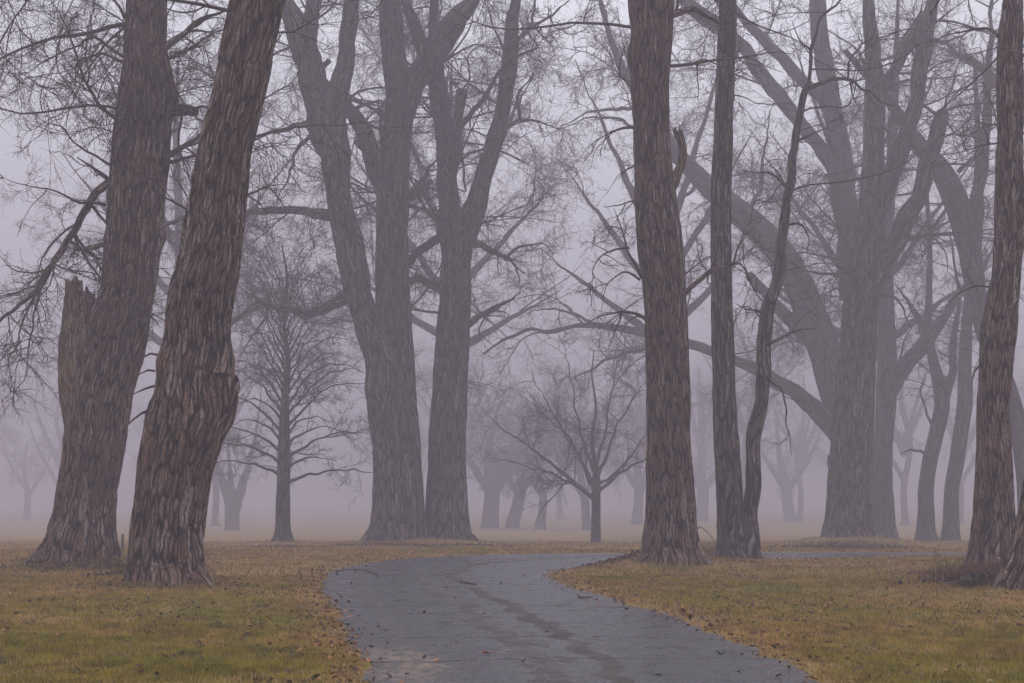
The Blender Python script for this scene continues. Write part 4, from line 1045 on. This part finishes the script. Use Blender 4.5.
def stake(px, py, hpx, wpx, label, lean):
    D = H*F/(py-HZ); x, y = G(px, py); z = float(ground_z(np.array([x]), np.array([y]))[0])
    h = hpx*D/F; w_ = wpx*D/F/2
    ths = np.linspace(0, 2*PI, 9)[:-1]
    zs = [(-.15, 1), (h*.5, .96), (h*.94, .95), (h, .6)]
    V = []
    for k, (zz, f) in enumerate(zs):
        for a in ths:
            q_ = 1.0 if (int(a/(PI/4)) % 2) else 1.2
            V.append((math.cos(a)*w_*f*q_+zz*lean, math.sin(a)*w_*f*q_, zz+(.04 if (k == 3 and math.cos(a) > 0) else 0)))
    n = 8; Q = [(i*n+j, i*n+(j+1) % n, (i+1)*n+(j+1) % n, (i+1)*n+j) for i in range(3) for j in range(n)]
    V.append((h*lean, 0, h+.02)); T = [(3*n+j, 3*n+(j+1) % n, 4*n) for j in range(n)]
    o = mesh('wooden_stake', np.array(V), [np.array(Q), np.array(T)], WEATHERED); o.location = (x, y, z)
    tag(o, label, 'stake', 'wooden stakes')
stake(122.5, 552, 17, 2.6, 'taller grey wooden stake seen between the two big left trunks', 0)
stake(129.5, 548, 15, 2.2, 'thinner wooden stake right beside the leaning trunk', .03)

# ------------------------------------------------------------------ haze
x0, x1, y0, y1, z0, z1 = -560, 560, -60, 710, -3.0, 38
V = np.array([(x, y, z) for x in (x0, x1) for y in (y0, y1) for z in (z0, z1)], float)
Fq = np.array([(0, 1, 3, 2), (4, 6, 7, 5), (0, 4, 5, 1), (2, 3, 7, 6), (0, 2, 6, 4), (1, 5, 7, 3)])
m = bpy.data.materials.new('fog'); m.use_nodes = True; nt = m.node_tree; nt.nodes.clear()
out = N(nt, 'ShaderNodeOutputMaterial'); pv = N(nt, 'ShaderNodeVolumePrincipled')
FOGD = .0069
pv.inputs['Color'].default_value = (.60, .572, .655, 1); pv.inputs['Density'].default_value = FOGD; pv.inputs['Anisotropy'].default_value = 0.0
lk(nt, pv.outputs[0], out.inputs['Volume'])
tag(mesh('haze', V, Fq, m), 'dense pale violet fog', kind='stuff')

# ------------------------------------------------------------------ light, sky, camera
SE, SR = 42, 6
CLOUD, NK = .203, 1.0
wd = bpy.data.worlds.new('World'); scn.world = wd; wd.use_nodes = True; nt = wd.node_tree
bg = nt.nodes['Background']; sky = N(nt, 'ShaderNodeTexSky'); sky.sky_type = 'NISHITA'; sky.sun_disc = False
sky.sun_elevation = R(SE); sky.sun_rotation = R(SR); sky.air_density = 1.2; sky.dust_density = 6; sky.ozone_density = 1
hs = N(nt, 'ShaderNodeHueSaturation'); hs.inputs['Saturation'].default_value = .12; hs.inputs['Value'].default_value = .22; lk(nt, sky.outputs[0], hs.inputs['Color'])
tc = N(nt, 'ShaderNodeTexCoord'); sp = N(nt, 'ShaderNodeSeparateXYZ'); lk(nt, tc.outputs['Generated'], sp.inputs[0])
cloud = math_(nt, 'MULTIPLY', math_(nt, 'ADD', 1.0, math_(nt, 'MULTIPLY', math_(nt, 'MAXIMUM', sp.outputs[2], 0.0), 3.6)), CLOUD/.05)   # overcast deck, brighter overhead
cc = N(nt, 'ShaderNodeCombineColor'); [lk(nt, cloud, cc.inputs[k]) for k in range(3)]
both = mixc(nt, 1.0, hs.outputs[0], cc.outputs[0], 'ADD')
tint = mixc(nt, 1.0, both, (.97, .98, 1.09), 'MULTIPLY')
lk(nt, tint, bg.inputs[0]); bg.inputs[1].default_value = .05*NK
sun = bpy.data.lights.new('sun', 'SUN'); sun.energy = .6; sun.angle = R(35); sun.color = (1, .96, .92)
so = bpy.data.objects.new('sun', sun); col.objects.link(so)
so.rotation_euler = (-R(90-SE), 0, -R(SR)); so.location = (0, 0, 60)

cam = bpy.data.cameras.new('camera'); co = bpy.data.objects.new('camera', cam); col.objects.link(co)
co.location = (0, 0, H); co.rotation_euler = (R(90), 0, 0)
cam.sensor_width = 36; cam.lens = F*36/1024; cam.shift_y = (HZ-341.5)/1024; cam.clip_start = .1; cam.clip_end = 3000
scn.camera = co
scn.view_settings.view_transform = 'Standard'; scn.view_settings.look = 'None'; scn.view_settings.gamma = 1
scn.view_settings.exposure = .93
scn.cycles.use_denoising = True
scn.cycles.volume_bounces = 2
scn.cycles.max_bounces = 6; scn.cycles.diffuse_bounces = 2
bpy.context.view_layer.update()
print('zmax', max((o.matrix_world @ __import__('mathutils').Vector(b)).z for o in scn.objects if o.type == 'MESH' and o.name != 'haze' for b in o.bound_box))
print('twigs', STAT, 'faces', sum(len(o.data.polygons) for o in scn.objects if o.type == 'MESH'))
